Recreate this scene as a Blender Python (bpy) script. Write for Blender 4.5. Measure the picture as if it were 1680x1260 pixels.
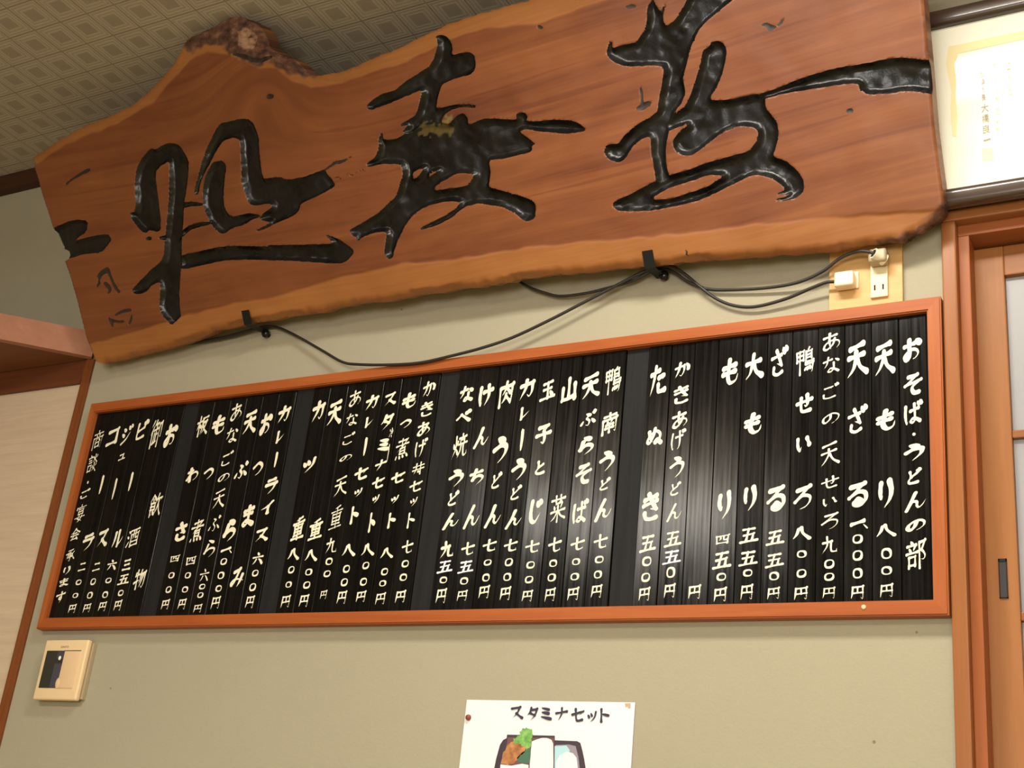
import bpy, bmesh, math, random
import numpy as np
from mathutils import Vector, Matrix, geometry

# ------------------------------------------------------------------ camera, light, exposure
for _o in list(bpy.data.objects):
    bpy.data.objects.remove(_o)
SC = bpy.context.scene
COL = SC.collection
Z0 = 1.25                                    # height of the menu board's lower edge above the floor
FPX = 2138.66                                # focal length for a 1680 px wide frame
_rv = np.array([-0.4126, 0.5056, 0.0017])
_th = np.linalg.norm(_rv); _k = _rv / _th
_K = np.array([[0, -_k[2], _k[1]], [_k[2], 0, -_k[0]], [-_k[1], _k[0], 0]])
RC = (np.eye(3) + math.sin(_th) * _K + (1 - math.cos(_th)) * _K @ _K) @ np.array([[1, 0, 0], [0, 0, -1], [0, 1, 0]], float)
CAM = np.array([2.0565, -1.7847, -0.4414 + Z0])
cd = bpy.data.cameras.new('camera'); cam = bpy.data.objects.new('camera', cd); COL.objects.link(cam)
cd.sensor_width = 36.0; cd.sensor_fit = 'HORIZONTAL'; cd.lens = 36.0 * FPX / 1680.0; cd.clip_start = 0.02
_m = Matrix.Identity(4)
for i in range(3):
    _m[i][0] = RC[0][i]; _m[i][1] = -RC[1][i]; _m[i][2] = -RC[2][i]; _m[i][3] = CAM[i]
cam.matrix_world = _m
SC.camera = cam

SC.view_settings.view_transform = 'Standard'; SC.view_settings.look = 'None'
SC.view_settings.gamma = 1.0; SC.view_settings.use_curve_mapping = False
SC.view_settings.exposure = 0.0

W = bpy.data.worlds.new('world'); SC.world = W; W.use_nodes = True
W.node_tree.nodes['Background'].inputs[0].default_value = (0.75, 0.82, 1.0, 1)
W.node_tree.nodes['Background'].inputs[1].default_value = 0.6

def area(name, loc, aim, sx, sy, power, col, shape='RECTANGLE'):
    L = bpy.data.lights.new(name, 'AREA'); L.shape = shape; L.size = sx
    if shape in ('RECTANGLE', 'ELLIPSE'): L.size_y = sy
    L.energy = power; L.color = col
    o = bpy.data.objects.new(name, L); COL.objects.link(o)
    o.location = loc
    o.rotation_euler = (Vector(aim) - Vector(loc)).to_track_quat('-Z', 'Y').to_euler()
    return o
CEIL = Z0 + 1.13
def pendant(name, x, y, z, sx, sy, down, up, col):
    area(name + '_down', (x, y, z), (x, y + 0.001, 0), sx, sy, down, col)
    area(name + '_up_fill', (x, y, z + 0.03), (x, y + 0.001, 9), sx, sy, up, col)  # upward half added to brighten the ceiling
LAMP = (1.0, 0.94, 0.83)
pendant('lamp_main', 0.22, -2.32, Z0 + 0.95, 0.78, 0.38, 33, 14, LAMP)
area('lamp_side', (1.55, -0.80, CEIL - 0.07), (1.55, -0.799, 0), 0.8, 0.22, 26, LAMP)
pendant('lamp_far', 2.9, -2.4, Z0 + 0.95, 0.5, 0.3, 24, 18, LAMP)
area('back_fill', (2.2, -3.92, 1.15), (1.7, 0, 1.45), 1.6, 1.0, 58, (1.0, 0.96, 0.90))  # fill light added behind the camera, no such window in view
area('pane_backlight', (2.3, 1.0, CEIL - 0.1), (2.3, 0.8, 0), 0.5, 0.5, 14, (1.0, 0.95, 0.88), 'DISK')  # unseen light added behind the door to brighten the frosted panes

# ------------------------------------------------------------------ picture measurements -> places in the room
def rays(px):
    px = np.atleast_2d(np.array(px, float))
    return np.c_[(px[:, 0] - 840) / FPX, (px[:, 1] - 630) / FPX, np.ones(len(px))] @ RC
def hit(px, n, d0):
    r = rays(px); n = np.array(n, float); t = (d0 - CAM @ n) / (r @ n)
    return CAM + t[:, None] * r
def wall(px, y=0.0):
    return hit(px, (0, 1, 0), y)
def z_at(x, y, py):                           # height of the point of the vertical line (x, y) seen at picture row py
    a = RC @ (np.array([x, y, 0.0]) - CAM); b = RC[:, 2]; s = (py - 630) / FPX
    return (s * a[2] - a[1]) / (b[1] - s * b[2])

# ------------------------------------------------------------------ small mesh toolkit
WP = {}
def link(o, parent=None, loc=(0, 0, 0)):
    COL.objects.link(o)
    o.location = loc
    if parent is not None:
        o.parent = parent
        o.matrix_parent_inverse = Matrix.Translation(-WP[parent])
        WP[o] = Vector(loc)
    else:
        WP[o] = Vector(loc)
    return o
def tag(o, label=None, cat=None, group=None, kind=None):
    if label: o['label'] = label
    if cat: o['category'] = cat
    if group: o['group'] = group
    if kind: o['kind'] = kind
    return o
def empty(name, loc):
    o = bpy.data.objects.new(name, None); o.empty_display_size = 0.05
    return link(o, None, loc)
class MB:
    """collects shapes in world space, then links them as one mesh object"""
    def __init__(s): s.bm = bmesh.new()
    def box(s, lo, hi, bev=0.0, seg=2):
        c = [(a + b) / 2 for a, b in zip(lo, hi)]; d = [max(abs(b - a), 1e-5) for a, b in zip(lo, hi)]
        r = bmesh.ops.create_cube(s.bm, size=1.0)
        for v in r['verts']: v.co = Vector((c[0] + v.co.x * d[0], c[1] + v.co.y * d[1], c[2] + v.co.z * d[2]))
        if bev > 0:
            es = list({e for v in r['verts'] for e in v.link_edges})
            bmesh.ops.bevel(s.bm, geom=es, offset=min(bev, min(d) * 0.45), segments=seg, profile=0.6, affect='EDGES')
        return s
    def prism(s, pts, off):                    # polygon (world points) pushed along off
        a = [s.bm.verts.new(p) for p in pts]; b = [s.bm.verts.new(Vector(p) + Vector(off)) for p in pts]
        s.bm.faces.new(a[::-1]); s.bm.faces.new(b)
        n = len(a)
        for i in range(n): s.bm.faces.new((a[i], a[(i + 1) % n], b[(i + 1) % n], b[i]))
        return s
    def cyl(s, p, q, r1, r2=None, n=24, cap=True):
        p, q = Vector(p), Vector(q); r2 = r1 if r2 is None else r2
        d = (q - p).normalized(); u = d.orthogonal().normalized(); w = d.cross(u)
        A = [s.bm.verts.new(p + r1 * (math.cos(t) * u + math.sin(t) * w)) for t in [2 * math.pi * i / n for i in range(n)]]
        B = [s.bm.verts.new(q + r2 * (math.cos(t) * u + math.sin(t) * w)) for t in [2 * math.pi * i / n for i in range(n)]]
        for i in range(n): s.bm.faces.new((A[i], A[(i + 1) % n], B[(i + 1) % n], B[i]))
        if cap: s.bm.faces.new(A[::-1]); s.bm.faces.new(B)
        return s
    def ball(s, c, r, squash=(1, 1, 1)):
        q = bmesh.ops.create_uvsphere(s.bm, u_segments=20, v_segments=12, radius=r)
        for v in q['verts']: v.co = Vector(c) + Vector((v.co.x * squash[0], v.co.y * squash[1], v.co.z * squash[2]))
        return s
    def tube(s, pts, r, n=10, cap=True):
        pts = [Vector(p) for p in pts]; rings = []
        u = None
        for i, p in enumerate(pts):
            d = (pts[min(i + 1, len(pts) - 1)] - pts[max(i - 1, 0)]).normalized()
            u = d.orthogonal().normalized() if u is None else (u - d * u.dot(d)).normalized()
            w = d.cross(u); rr = r[i] if hasattr(r, '__len__') else r
            rings.append([s.bm.verts.new(p + rr * (math.cos(t) * u + math.sin(t) * w)) for t in [2 * math.pi * k / n for k in range(n)]])
        for A, B in zip(rings, rings[1:]):
            for k in range(n): s.bm.faces.new((A[k], A[(k + 1) % n], B[(k + 1) % n], B[k]))
        if cap: s.bm.faces.new(rings[0][::-1]); s.bm.faces.new(rings[-1])
        return s
    def build(s, name, mat, parent=None, smooth=None, label=None):
        bmesh.ops.recalc_face_normals(s.bm, faces=s.bm.faces)
        loc = Vector((0, 0, 0))
        if parent is None:
            xs = [v.co for v in s.bm.verts]
            loc = Vector(((min(p.x for p in xs) + max(p.x for p in xs)) / 2, (min(p.y for p in xs) + max(p.y for p in xs)) / 2, min(p.z for p in xs)))
            for v in s.bm.verts: v.co -= loc
        me = bpy.data.meshes.new(name); s.bm.to_mesh(me); s.bm.free()
        me.materials.append(mat)
        if smooth is not None:
            for p in me.polygons: p.use_smooth = True
            me.set_sharp_from_angle(angle=math.radians(smooth))
        o = bpy.data.objects.new(name, me); link(o, parent, loc)
        if label: o['label'] = label
        return o
def pymesh(name, V, F, mat, parent=None, smooth=False):
    V = [Vector(v) for v in V]; loc = Vector((0, 0, 0))
    if parent is None:
        loc = Vector(((min(p.x for p in V) + max(p.x for p in V)) / 2, (min(p.y for p in V) + max(p.y for p in V)) / 2, min(p.z for p in V)))
    me = bpy.data.meshes.new(name); me.from_pydata([tuple(v - loc) for v in V], [], F); me.materials.append(mat)
    if smooth:
        for p in me.polygons: p.use_smooth = True
    return link(bpy.data.objects.new(name, me), parent, loc)
def spline(pts, per=10):
    P = [np.array(p, float) for p in pts]; P = [2 * P[0] - P[1]] + P + [2 * P[-1] - P[-2]]; out = []
    for i in range(1, len(P) - 2):
        for k in range(per):
            t = k / per; a, b, c, d = P[i - 1], P[i], P[i + 1], P[i + 2]
            out.append(0.5 * (2 * b + (c - a) * t + (2 * a - 5 * b + 4 * c - d) * t * t + (3 * b - a - 3 * c + d) * t ** 3))
    out.append(P[-2]); return out

# ------------------------------------------------------------------ materials
class NT:
    def __init__(s, name):
        s.m = bpy.data.materials.new(name); s.m.use_nodes = True; s.t = s.m.node_tree
        s.b = s.t.nodes['Principled BSDF']; s.out = s.t.nodes['Material Output']
    def n(s, typ, **kw):
        q = s.t.nodes.new(typ)
        for a, v in kw.items():
            if a == 'ins':
                for k, x in v.items(): s.put(q, k, x)
            else: setattr(q, a, v)
        return q
    def put(s, node, k, x):
        if hasattr(x, 'is_output') or isinstance(x, bpy.types.NodeSocket): s.t.links.new(x, node.inputs[k])
        else: node.inputs[k].default_value = x
    def math(s, op, a, b=0.0, c=0.0):
        q = s.n('ShaderNodeMath', operation=op); s.put(q, 0, a); s.put(q, 1, b); s.put(q, 2, c); return q.outputs[0]
    def mix(s, f, a, b):
        q = s.n('ShaderNodeMix', data_type='RGBA')
        s.put(q, 0, f); s.put(q, 6, a if not isinstance(a, tuple) else (*a, 1)[:4]); s.put(q, 7, b if not isinstance(b, tuple) else (*b, 1)[:4]); return q.outputs[2]
    def ramp(s, f, stops):
        q = s.n('ShaderNodeValToRGB'); s.put(q, 0, f); r = q.color_ramp
        while len(r.elements) < len(stops): r.elements.new(0.5)
        for e, (p, c) in zip(r.elements, stops):
            e.position = p; e.color = (*c, 1)[:4] if isinstance(c, tuple) else (c, c, c, 1)
        return q.outputs[0]
    def noise(s, vec, scale, detail=3.0, rough=0.5, dist=0.0):
        q = s.n('ShaderNodeTexNoise'); s.put(q, 'Vector', vec); q.inputs['Scale'].default_value = scale
        q.inputs['Detail'].default_value = detail; q.inputs['Roughness'].default_value = rough; q.inputs['Distortion'].default_value = dist
        return q.outputs['Fac']
    def coords(s, scale=(1, 1, 1), rot=(0, 0, 0), kind='Object'):
        t = s.n('ShaderNodeTexCoord'); q = s.n('ShaderNodeMapping'); s.put(q, 'Vector', t.outputs[kind])
        q.inputs['Scale'].default_value = scale; q.inputs['Rotation'].default_value = rot; return q.outputs[0]
    def bump(s, h, strength=0.3, dist=0.002):
        q = s.n('ShaderNodeBump'); s.put(q, 'Height', h); q.inputs['Strength'].default_value = strength; q.inputs['Distance'].default_value = dist
        s.put(s.b, 'Normal', q.outputs[0])
    def set(s, **kw):
        names = dict(color='Base Color', rough='Roughness', metal='Metallic', spec='Specular IOR Level', coat='Coat Weight', coat_rough='Coat Roughness', trans='Transmission Weight', ior='IOR')
        for k, v in kw.items():
            s.put(s.b, names[k], (*v, 1) if isinstance(v, tuple) and len(v) == 3 else v)
        return s
def plain(name, col, rough=0.5, **kw):
    n = NT(name); n.set(color=col, rough=rough, **kw); return n.m
def wood(name, dark, light, axis='z', rough=0.45, scale=1.0, spec=0.22, contrast=1.0):
    n = NT(name)
    sc = {'x': (3, 60, 60), 'y': (60, 3, 60), 'z': (60, 60, 3)}[axis]
    c = n.coords(tuple(v * scale for v in sc))
    a = n.noise(c, 1.0, 5, 0.6, 0.4); b = n.noise(c, 4.0, 3, 0.6)
    big = n.noise(n.coords(tuple(v * 0.12 * scale for v in sc)), 1.0, 2)
    f = n.math('ADD', n.math('MULTIPLY', a, 0.55), n.math('ADD', n.math('MULTIPLY', b, 0.2), n.math('MULTIPLY', big, 0.25)))
    lo, hi = 0.5 - 0.17 / contrast, 0.5 + 0.17 / contrast
    n.set(color=n.ramp(f, [(lo, dark), (hi, light)]), rough=rough, spec=spec)
    n.bump(a, 0.12, 0.001)
    return n.m

M = {}
def make_materials():
    # sandy plaster of the green-beige wall
    n = NT('wall_plaster'); c = n.coords()
    big = n.noise(c, 2.2, 4, 0.6); fine = n.noise(c, 260, 4, 0.7); mid = n.noise(c, 30, 4, 0.6)
    col = n.mix(n.math('MULTIPLY', big, 1.0), (0.355, 0.328, 0.238), (0.415, 0.382, 0.280))
    col = n.mix(n.math('MULTIPLY', fine, 0.30), col, (0.33, 0.285, 0.20))
    vo = n.n('ShaderNodeTexVoronoi'); n.put(vo, 'Vector', c); vo.inputs['Scale'].default_value = 14
    sp = n.math('LESS_THAN', n.math('ADD', vo.outputs['Distance'], n.math('MULTIPLY', mid, 0.06)), 0.062)
    gate = n.math('GREATER_THAN', n.noise(c, 7.0, 1), 0.53)
    col = n.mix(n.math('MULTIPLY', n.math('MULTIPLY', sp, gate), 0.55), col, (0.10, 0.075, 0.045))
    n.set(color=col, rough=0.95, spec=0.15); n.bump(n.math('ADD', fine, n.math('MULTIPLY', mid, 0.6)), 0.35, 0.0012); M['plaster'] = n.m
    # cream paper with faint horizontal fibres
    n = NT('cream_paper'); f = n.noise(n.coords((6, 6, 90)), 1.0, 4, 0.65, 0.3)
    n.set(color=n.ramp(f, [(0.3, (0.52, 0.40, 0.29)), (0.7, (0.60, 0.475, 0.35))]), rough=0.9, spec=0.1); n.bump(f, 0.15, 0.0008); M['paper_wall'] = n.m
    # embossed ceiling paper: grid of nested squares
    n = NT('ceiling_paper'); c = n.coords()
    sx = n.n('ShaderNodeSeparateXYZ'); n.put(sx, 0, c)
    P = 0.0729
    def cell(o, off):
        q = n.math('FRACT', n.math('DIVIDE', n.math('ADD', o, off), P))
        return n.math('ABSOLUTE', n.math('SUBTRACT', q, 0.5))
    ax, ay = cell(sx.outputs[0], -0.6201 + 40 * P), cell(sx.outputs[1], 0.2704 + 80 * P)
    d = n.math('MAXIMUM', ax, ay)
    val = n.ramp(d, [(0.0, 0.34), (0.205, 0.36), (0.225, 0.62), (0.262, 0.80), (0.285, 0.46), (0.315, 0.46), (0.335, 0.80), (0.375, 0.76), (0.395, 0.45), (0.425, 0.48), (0.445, 0.80), (0.47, 0.70), (0.485, 0.16), (0.5, 0.10)])
    fib = n.noise(n.coords((1, 1, 1)), 420, 3, 0.7); bigc = n.noise(c, 3.0, 3)
    v2 = n.math('ADD', val, n.math('MULTIPLY', n.math('SUBTRACT', fib, 0.5), 0.35))
    col = n.ramp(v2, [(0.2, (0.29, 0.245, 0.18)), (0.75, (0.54, 0.475, 0.37))])
    col = n.mix(n.math('MULTIPLY', bigc, 0.4), col, (0.36, 0.305, 0.23))
    n.set(color=col, rough=0.85, spec=0.2); n.bump(val, 0.35, 0.0015); M['ceiling'] = n.m
    M['frame_wood'] = wood('frame_wood', (0.27, 0.062, 0.014), (0.42, 0.115, 0.028), 'x', 0.42)
    M['frame_wood_v'] = wood('frame_wood_upright', (0.30, 0.075, 0.018), (0.44, 0.13, 0.032), 'z', 0.42)
    M['post_wood'] = wood('post_wood', (0.15, 0.043, 0.012), (0.24, 0.075, 0.02), 'z', 0.5)
    M['casing_wood'] = wood('casing_wood', (0.25, 0.088, 0.026), (0.36, 0.138, 0.043), 'z', 0.33, 0.7)
    M['casing_wood_h'] = wood('casing_wood_head', (0.25, 0.088, 0.026), (0.36, 0.138, 0.043), 'x', 0.33, 0.7)
    M['jamb_wood'] = wood('jamb_wood', (0.28, 0.075, 0.018), (0.37, 0.112, 0.028), 'z', 0.4, 0.7)
    M['jamb_wood_h'] = wood('jamb_wood_head', (0.26, 0.075, 0.024), (0.34, 0.11, 0.034), 'x', 0.4, 0.7)
    M['door_wood'] = wood('door_wood', (0.28, 0.108, 0.031), (0.38, 0.160, 0.052), 'z', 0.4, 0.6)
    M['door_wood_h'] = wood('door_wood_rail', (0.24, 0.088, 0.026), (0.32, 0.125, 0.04), 'x', 0.4, 0.6)
    M['cornice_wood'] = wood('cornice_wood', (0.045, 0.016, 0.008), (0.075, 0.028, 0.013), 'x', 0.5)
    M['rail_wood'] = wood('rail_wood', (0.10, 0.030, 0.011), (0.16, 0.05, 0.018), 'x', 0.5)
    M['fascia_wood'] = wood('fascia_wood', (0.36, 0.16, 0.095), (0.46, 0.21, 0.13), 'x', 0.5, 0.6)
    M['shelf_wood'] = wood('shelf_wood', (0.16, 0.06, 0.028), (0.23, 0.09, 0.04), 'x', 0.5, 0.6)
    M['plank_wood'] = wood('plank_wood', (0.55, 0.32, 0.12), (0.68, 0.42, 0.17), 'x', 0.4, 0.8)
    M['tatami'] = wood('tatami', (0.30, 0.25, 0.12), (0.40, 0.34, 0.17), 'x', 0.8)
    M['room_wall'] = plain('room_wall', (0.52, 0.43, 0.28), 0.9)
    # black stained slats: low sheen with upright grain
    n = NT('black_slat'); tc = n.n('ShaderNodeObjectInfo')
    c = n.coords((1, 1, 1)); cm = n.n('ShaderNodeVectorMath', operation='ADD'); n.put(cm, 0, c)
    cx = n.n('ShaderNodeCombineXYZ'); n.put(cx, 0, n.math('MULTIPLY', tc.outputs['Random'], 9.0)); n.put(cm, 1, cx.outputs[0])
    mp = n.n('ShaderNodeMapping'); n.put(mp, 'Vector', cm.outputs[0]); mp.inputs['Scale'].default_value = (210, 210, 5)
    g = n.noise(mp.outputs[0], 1.0, 4, 0.65); blot = n.noise(cm.outputs[0], 9, 3)
    n.set(color=n.ramp(g, [(0.35, (0.003, 0.0028, 0.0026)), (0.7, (0.006, 0.0054, 0.0048))]), spec=n.math('MULTIPLY', n.math('SUBTRACT', n.math('ADD', g, n.math('MULTIPLY', blot, 0.35)), 0.34), 0.75),
          rough=n.math('ADD', n.math('MULTIPLY', g, 0.12), n.math('ADD', n.math('MULTIPLY', blot, 0.08), 0.075)))
    n.bump(g, 0.10, 0.0004); M['slat'] = n.m
    n = NT('dark_grey_slat'); g = n.noise(n.coords((160, 160, 5)), 1.0, 4, 0.6)
    n.set(color=n.ramp(g, [(0.3, (0.009, 0.009, 0.010)), (0.7, (0.015, 0.015, 0.0165))]), rough=0.55, spec=0.2); M['blank_slat'] = n.m
    M['backing'] = plain('backing', (0.008, 0.007, 0.006), 0.7)
    M['white_paint'] = plain('white_paint', (0.86, 0.81, 0.62), 0.6, spec=0.3)
    M['chalk_white'] = plain('chalk_white', (0.85, 0.83, 0.85), 0.6, spec=0.3)
    n = NT('black_lacquer'); c = n.coords(); a = n.noise(c, 90, 3, 0.6); b = n.noise(c, 18, 3)
    n.set(color=n.mix(n.n('ShaderNodeAttribute', attribute_name='moss').outputs['Fac'], n.ramp(b, [(0.35, (0.0035, 0.0033, 0.003)), (0.7, (0.009, 0.0085, 0.008))]), (0.085, 0.06, 0.018)), spec=0.4,
          rough=n.math('ADD', 0.16, n.math('MULTIPLY', b, 0.26))); n.bump(a, 0.5, 0.0012); M['lacquer'] = n.m
    M['ink'] = plain('brown_ink', (0.022, 0.011, 0.006), 0.6)
    M['iron'] = plain('black_iron', (0.02, 0.022, 0.022), 0.45, spec=0.5)
    M['screw'] = plain('dark_screw', (0.03, 0.03, 0.03), 0.2, metal=0.8)
    M['cord'] = plain('black_cord', (0.022, 0.018, 0.016), 0.42, spec=0.5)
    M['ivory'] = plain('ivory_plastic', (0.72, 0.60, 0.36), 0.35)
    M['ivory_dark'] = plain('aged_plastic', (0.40, 0.32, 0.20), 0.4)
    M['pale_plastic'] = plain('pale_plastic', (0.80, 0.72, 0.52), 0.3)
    M['hole'] = plain('dark_hole', (0.01, 0.008, 0.006), 0.8)
    M['remote_case'] = plain('remote_case', (0.80, 0.60, 0.35), 0.4)
    M['remote_cover'] = plain('remote_cover', (0.78, 0.55, 0.33), 0.35)
    M['remote_window'] = plain('remote_window', (0.025, 0.028, 0.022), 0.12, spec=0.6)
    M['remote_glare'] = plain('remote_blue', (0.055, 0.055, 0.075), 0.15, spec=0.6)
    M['grey_text'] = plain('grey_text', (0.10, 0.07, 0.04), 0.6)
    M['paper'] = plain('white_paper', (0.86, 0.86, 0.86), 0.55)
    M['title_ink'] = plain('title_ink', (0.035, 0.028, 0.055), 0.5)
    M['pin_red'] = plain('pin_red', (0.25, 0.045, 0.03), 0.35)
    M['tape'] = plain('tape_mark', (0.62, 0.36, 0.25), 0.6)
    M['tray'] = plain('tray_black', (0.055, 0.035, 0.05), 0.4)
    M['tray_red'] = plain('tray_red', (0.17, 0.075, 0.075), 0.4)
    n = NT('fried_food'); f = n.noise(n.coords(), 70, 4, 0.6); n.set(color=n.ramp(f, [(0.35, (0.28, 0.09, 0.03)), (0.65, (0.62, 0.30, 0.10))]), rough=0.5); M['food'] = n.m
    n = NT('leaf_green'); f = n.noise(n.coords(), 120, 3, 0.6); n.set(color=n.ramp(f, [(0.35, (0.10, 0.30, 0.06)), (0.65, (0.28, 0.56, 0.14))]), rough=0.5); M['leaf'] = n.m
    M['leaf_dark'] = plain('leaf_dark', (0.06, 0.16, 0.10), 0.5)
    M['print_blue'] = plain('print_blue', (0.42, 0.70, 0.78), 0.5)
    M['print_grey'] = plain('print_grey', (0.30, 0.26, 0.32), 0.5)
    n = NT('certificate_paper'); n.set(color=(0.90, 0.88, 0.72), rough=0.5, coat=0.6, coat_rough=0.08); M['cert_paper'] = n.m
    M['cert_border'] = plain('certificate_border', (0.86, 0.76, 0.40), 0.5)
    M['cert_ink'] = plain('certificate_ink', (0.35, 0.30, 0.20), 0.6)
    M['cert_seal'] = plain('certificate_seal', (0.84, 0.78, 0.48), 0.6)
    n = NT('dark_polished_wood'); f = n.noise(n.coords((4, 60, 60)), 1.0, 4, 0.6)
    n.set(color=n.ramp(f, [(0.3, (0.035, 0.020, 0.014)), (0.7, (0.075, 0.045, 0.03))]), rough=0.22, spec=0.6, coat=0.3); M['cert_frame'] = n.m
    n = NT('frosted_glass'); n.set(color=(0.47, 0.47, 0.49), rough=0.35, spec=0.5)
    tr = n.n('ShaderNodeBsdfTranslucent'); tr.inputs[0].default_value = (0.8, 0.8, 0.8, 1)
    mx = n.n('ShaderNodeMixShader'); mx.inputs[0].default_value = 0.45
    n.t.links.new(n.b.outputs[0], mx.inputs[1]); n.t.links.new(tr.outputs[0], mx.inputs[2]); n.t.links.new(mx.outputs[0], n.out.inputs[0]); M['frosted'] = n.m
    M['pull'] = plain('dark_pull', (0.045, 0.045, 0.05), 0.35, metal=0.4)
    # the big slab: red heartwood, orange sapwood, rough brown bark
    n = NT('slab_wood')
    at = lambda k: n.n('ShaderNodeAttribute', attribute_name=k).outputs['Fac']
    heart, bark, moss = at('heart'), at('bark'), at('moss')
    grain = n.n('ShaderNodeAttribute', attribute_name='grain').outputs['Vector']
    def stretched(s):
        q = n.n('ShaderNodeMapping'); n.put(q, 'Vector', grain); q.inputs['Scale'].default_value = s; return q.outputs[0]
    g1 = n.noise(stretched((1.6, 26, 1)), 1.0, 5, 0.6, 0.8)
    g2 = n.noise(stretched((5, 170, 1)), 1.0, 3, 0.6)
    g3 = n.noise(stretched((3.2, 6.0, 1)), 1.0, 3, 0.6, 0.5)
    g4 = n.noise(stretched((1.2, 55, 1)), 1.0, 2, 0.5, 0.5)
    hv = n.math('ADD', n.math('MULTIPLY', g1, 0.5), n.math('ADD', n.math('MULTIPLY', g3, 0.38), n.math('MULTIPLY', g2, 0.12)))
    hc = n.ramp(hv, [(0.33, (0.098, 0.026, 0.009)), (0.45, (0.168, 0.050, 0.016)), (0.56, (0.212, 0.068, 0.021)), (0.68, (0.28, 0.100, 0.030))])
    line = n.math('MULTIPLY', n.math('LESS_THAN', g4, 0.335), 0.32)
    hc = n.mix(line, hc, (0.10, 0.022, 0.009))
    sc = n.ramp(n.math('ADD', n.math('MULTIPLY', g3, 0.6), n.math('MULTIPLY', g2, 0.4)), [(0.3, (0.25, 0.088, 0.023)), (0.7, (0.36, 0.142, 0.038))])
    c = n.mix(heart, sc, hc)
    fr = n.noise(stretched((45, 45, 1)), 1.0, 5, 0.65)
    bc = n.ramp(fr, [(0.35, (0.035, 0.016, 0.010)), (0.55, (0.13, 0.055, 0.03)), (0.72, (0.30, 0.15, 0.09))])
    c = n.mix(bark, c, bc)
    c = n.mix(n.math('MULTIPLY', at('knot'), 0.85), c, n.ramp(fr, [(0.36, (0.05, 0.025, 0.015)), (0.48, (0.36, 0.20, 0.12)), (0.7, (0.50, 0.31, 0.20))]))
    c = n.mix(moss, c, (0.16, 0.11, 0.035))
    n.set(color=c, spec=0.4, rough=n.math('ADD', 0.34, n.math('ADD', n.math('MULTIPLY', g2, 0.18), n.math('MULTIPLY', bark, 0.4))))
    n.bump(n.math('ADD', n.math('MULTIPLY', g2, 0.5), n.math('MULTIPLY', fr, bark)), 0.2, 0.0015)
    M['slab'] = n.m
make_materials()

# ------------------------------------------------------------------ brush writing (glyph outlines thickened into brush strokes)
_fc = bpy.data.curves.new('glyph_source', 'FONT'); _fo = bpy.data.objects.new('glyph_source', _fc); COL.objects.link(_fo)
def vnoise(x, y, seed=0, scale=1.0):
    r = np.random.RandomState(seed); T = r.rand(64, 64)
    x = np.asarray(x) * scale; y = np.asarray(y) * scale
    i, j = np.floor(x).astype(int), np.floor(y).astype(int); u, v = x - i, y - j
    u, v = u * u * (3 - 2 * u), v * v * (3 - 2 * v)
    a, b, c, d = T[i % 64, j % 64], T[(i + 1) % 64, j % 64], T[i % 64, (j + 1) % 64], T[(i + 1) % 64, (j + 1) % 64]
    return (a * (1 - u) + b * u) * (1 - v) + (c * (1 - u) + d * u) * v
def seg_dist(px, py, A, B):
    best = np.full(px.shape, 1e9)
    for (ax, ay), (bx, by) in zip(A, B):
        dx, dy = bx - ax, by - ay; L = dx * dx + dy * dy + 1e-18
        t = np.clip(((px - ax) * dx + (py - ay) * dy) / L, 0, 1)
        best = np.minimum(best, (px - ax - t * dx) ** 2 + (py - ay - t * dy) ** 2)
    return np.sqrt(best)
def inside(px, py, P):
    r = np.zeros(px.shape, bool); n = len(P)
    for k in range(n):
        (ax, ay), (bx, by) = P[k], P[(k + 1) % n]
        if ay == by: continue
        r ^= ((ay > py) != (by > py)) & (px < (bx - ax) * (py - ay) / (by - ay) + ax)
    return r
_gl = {}
NG = 64
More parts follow.
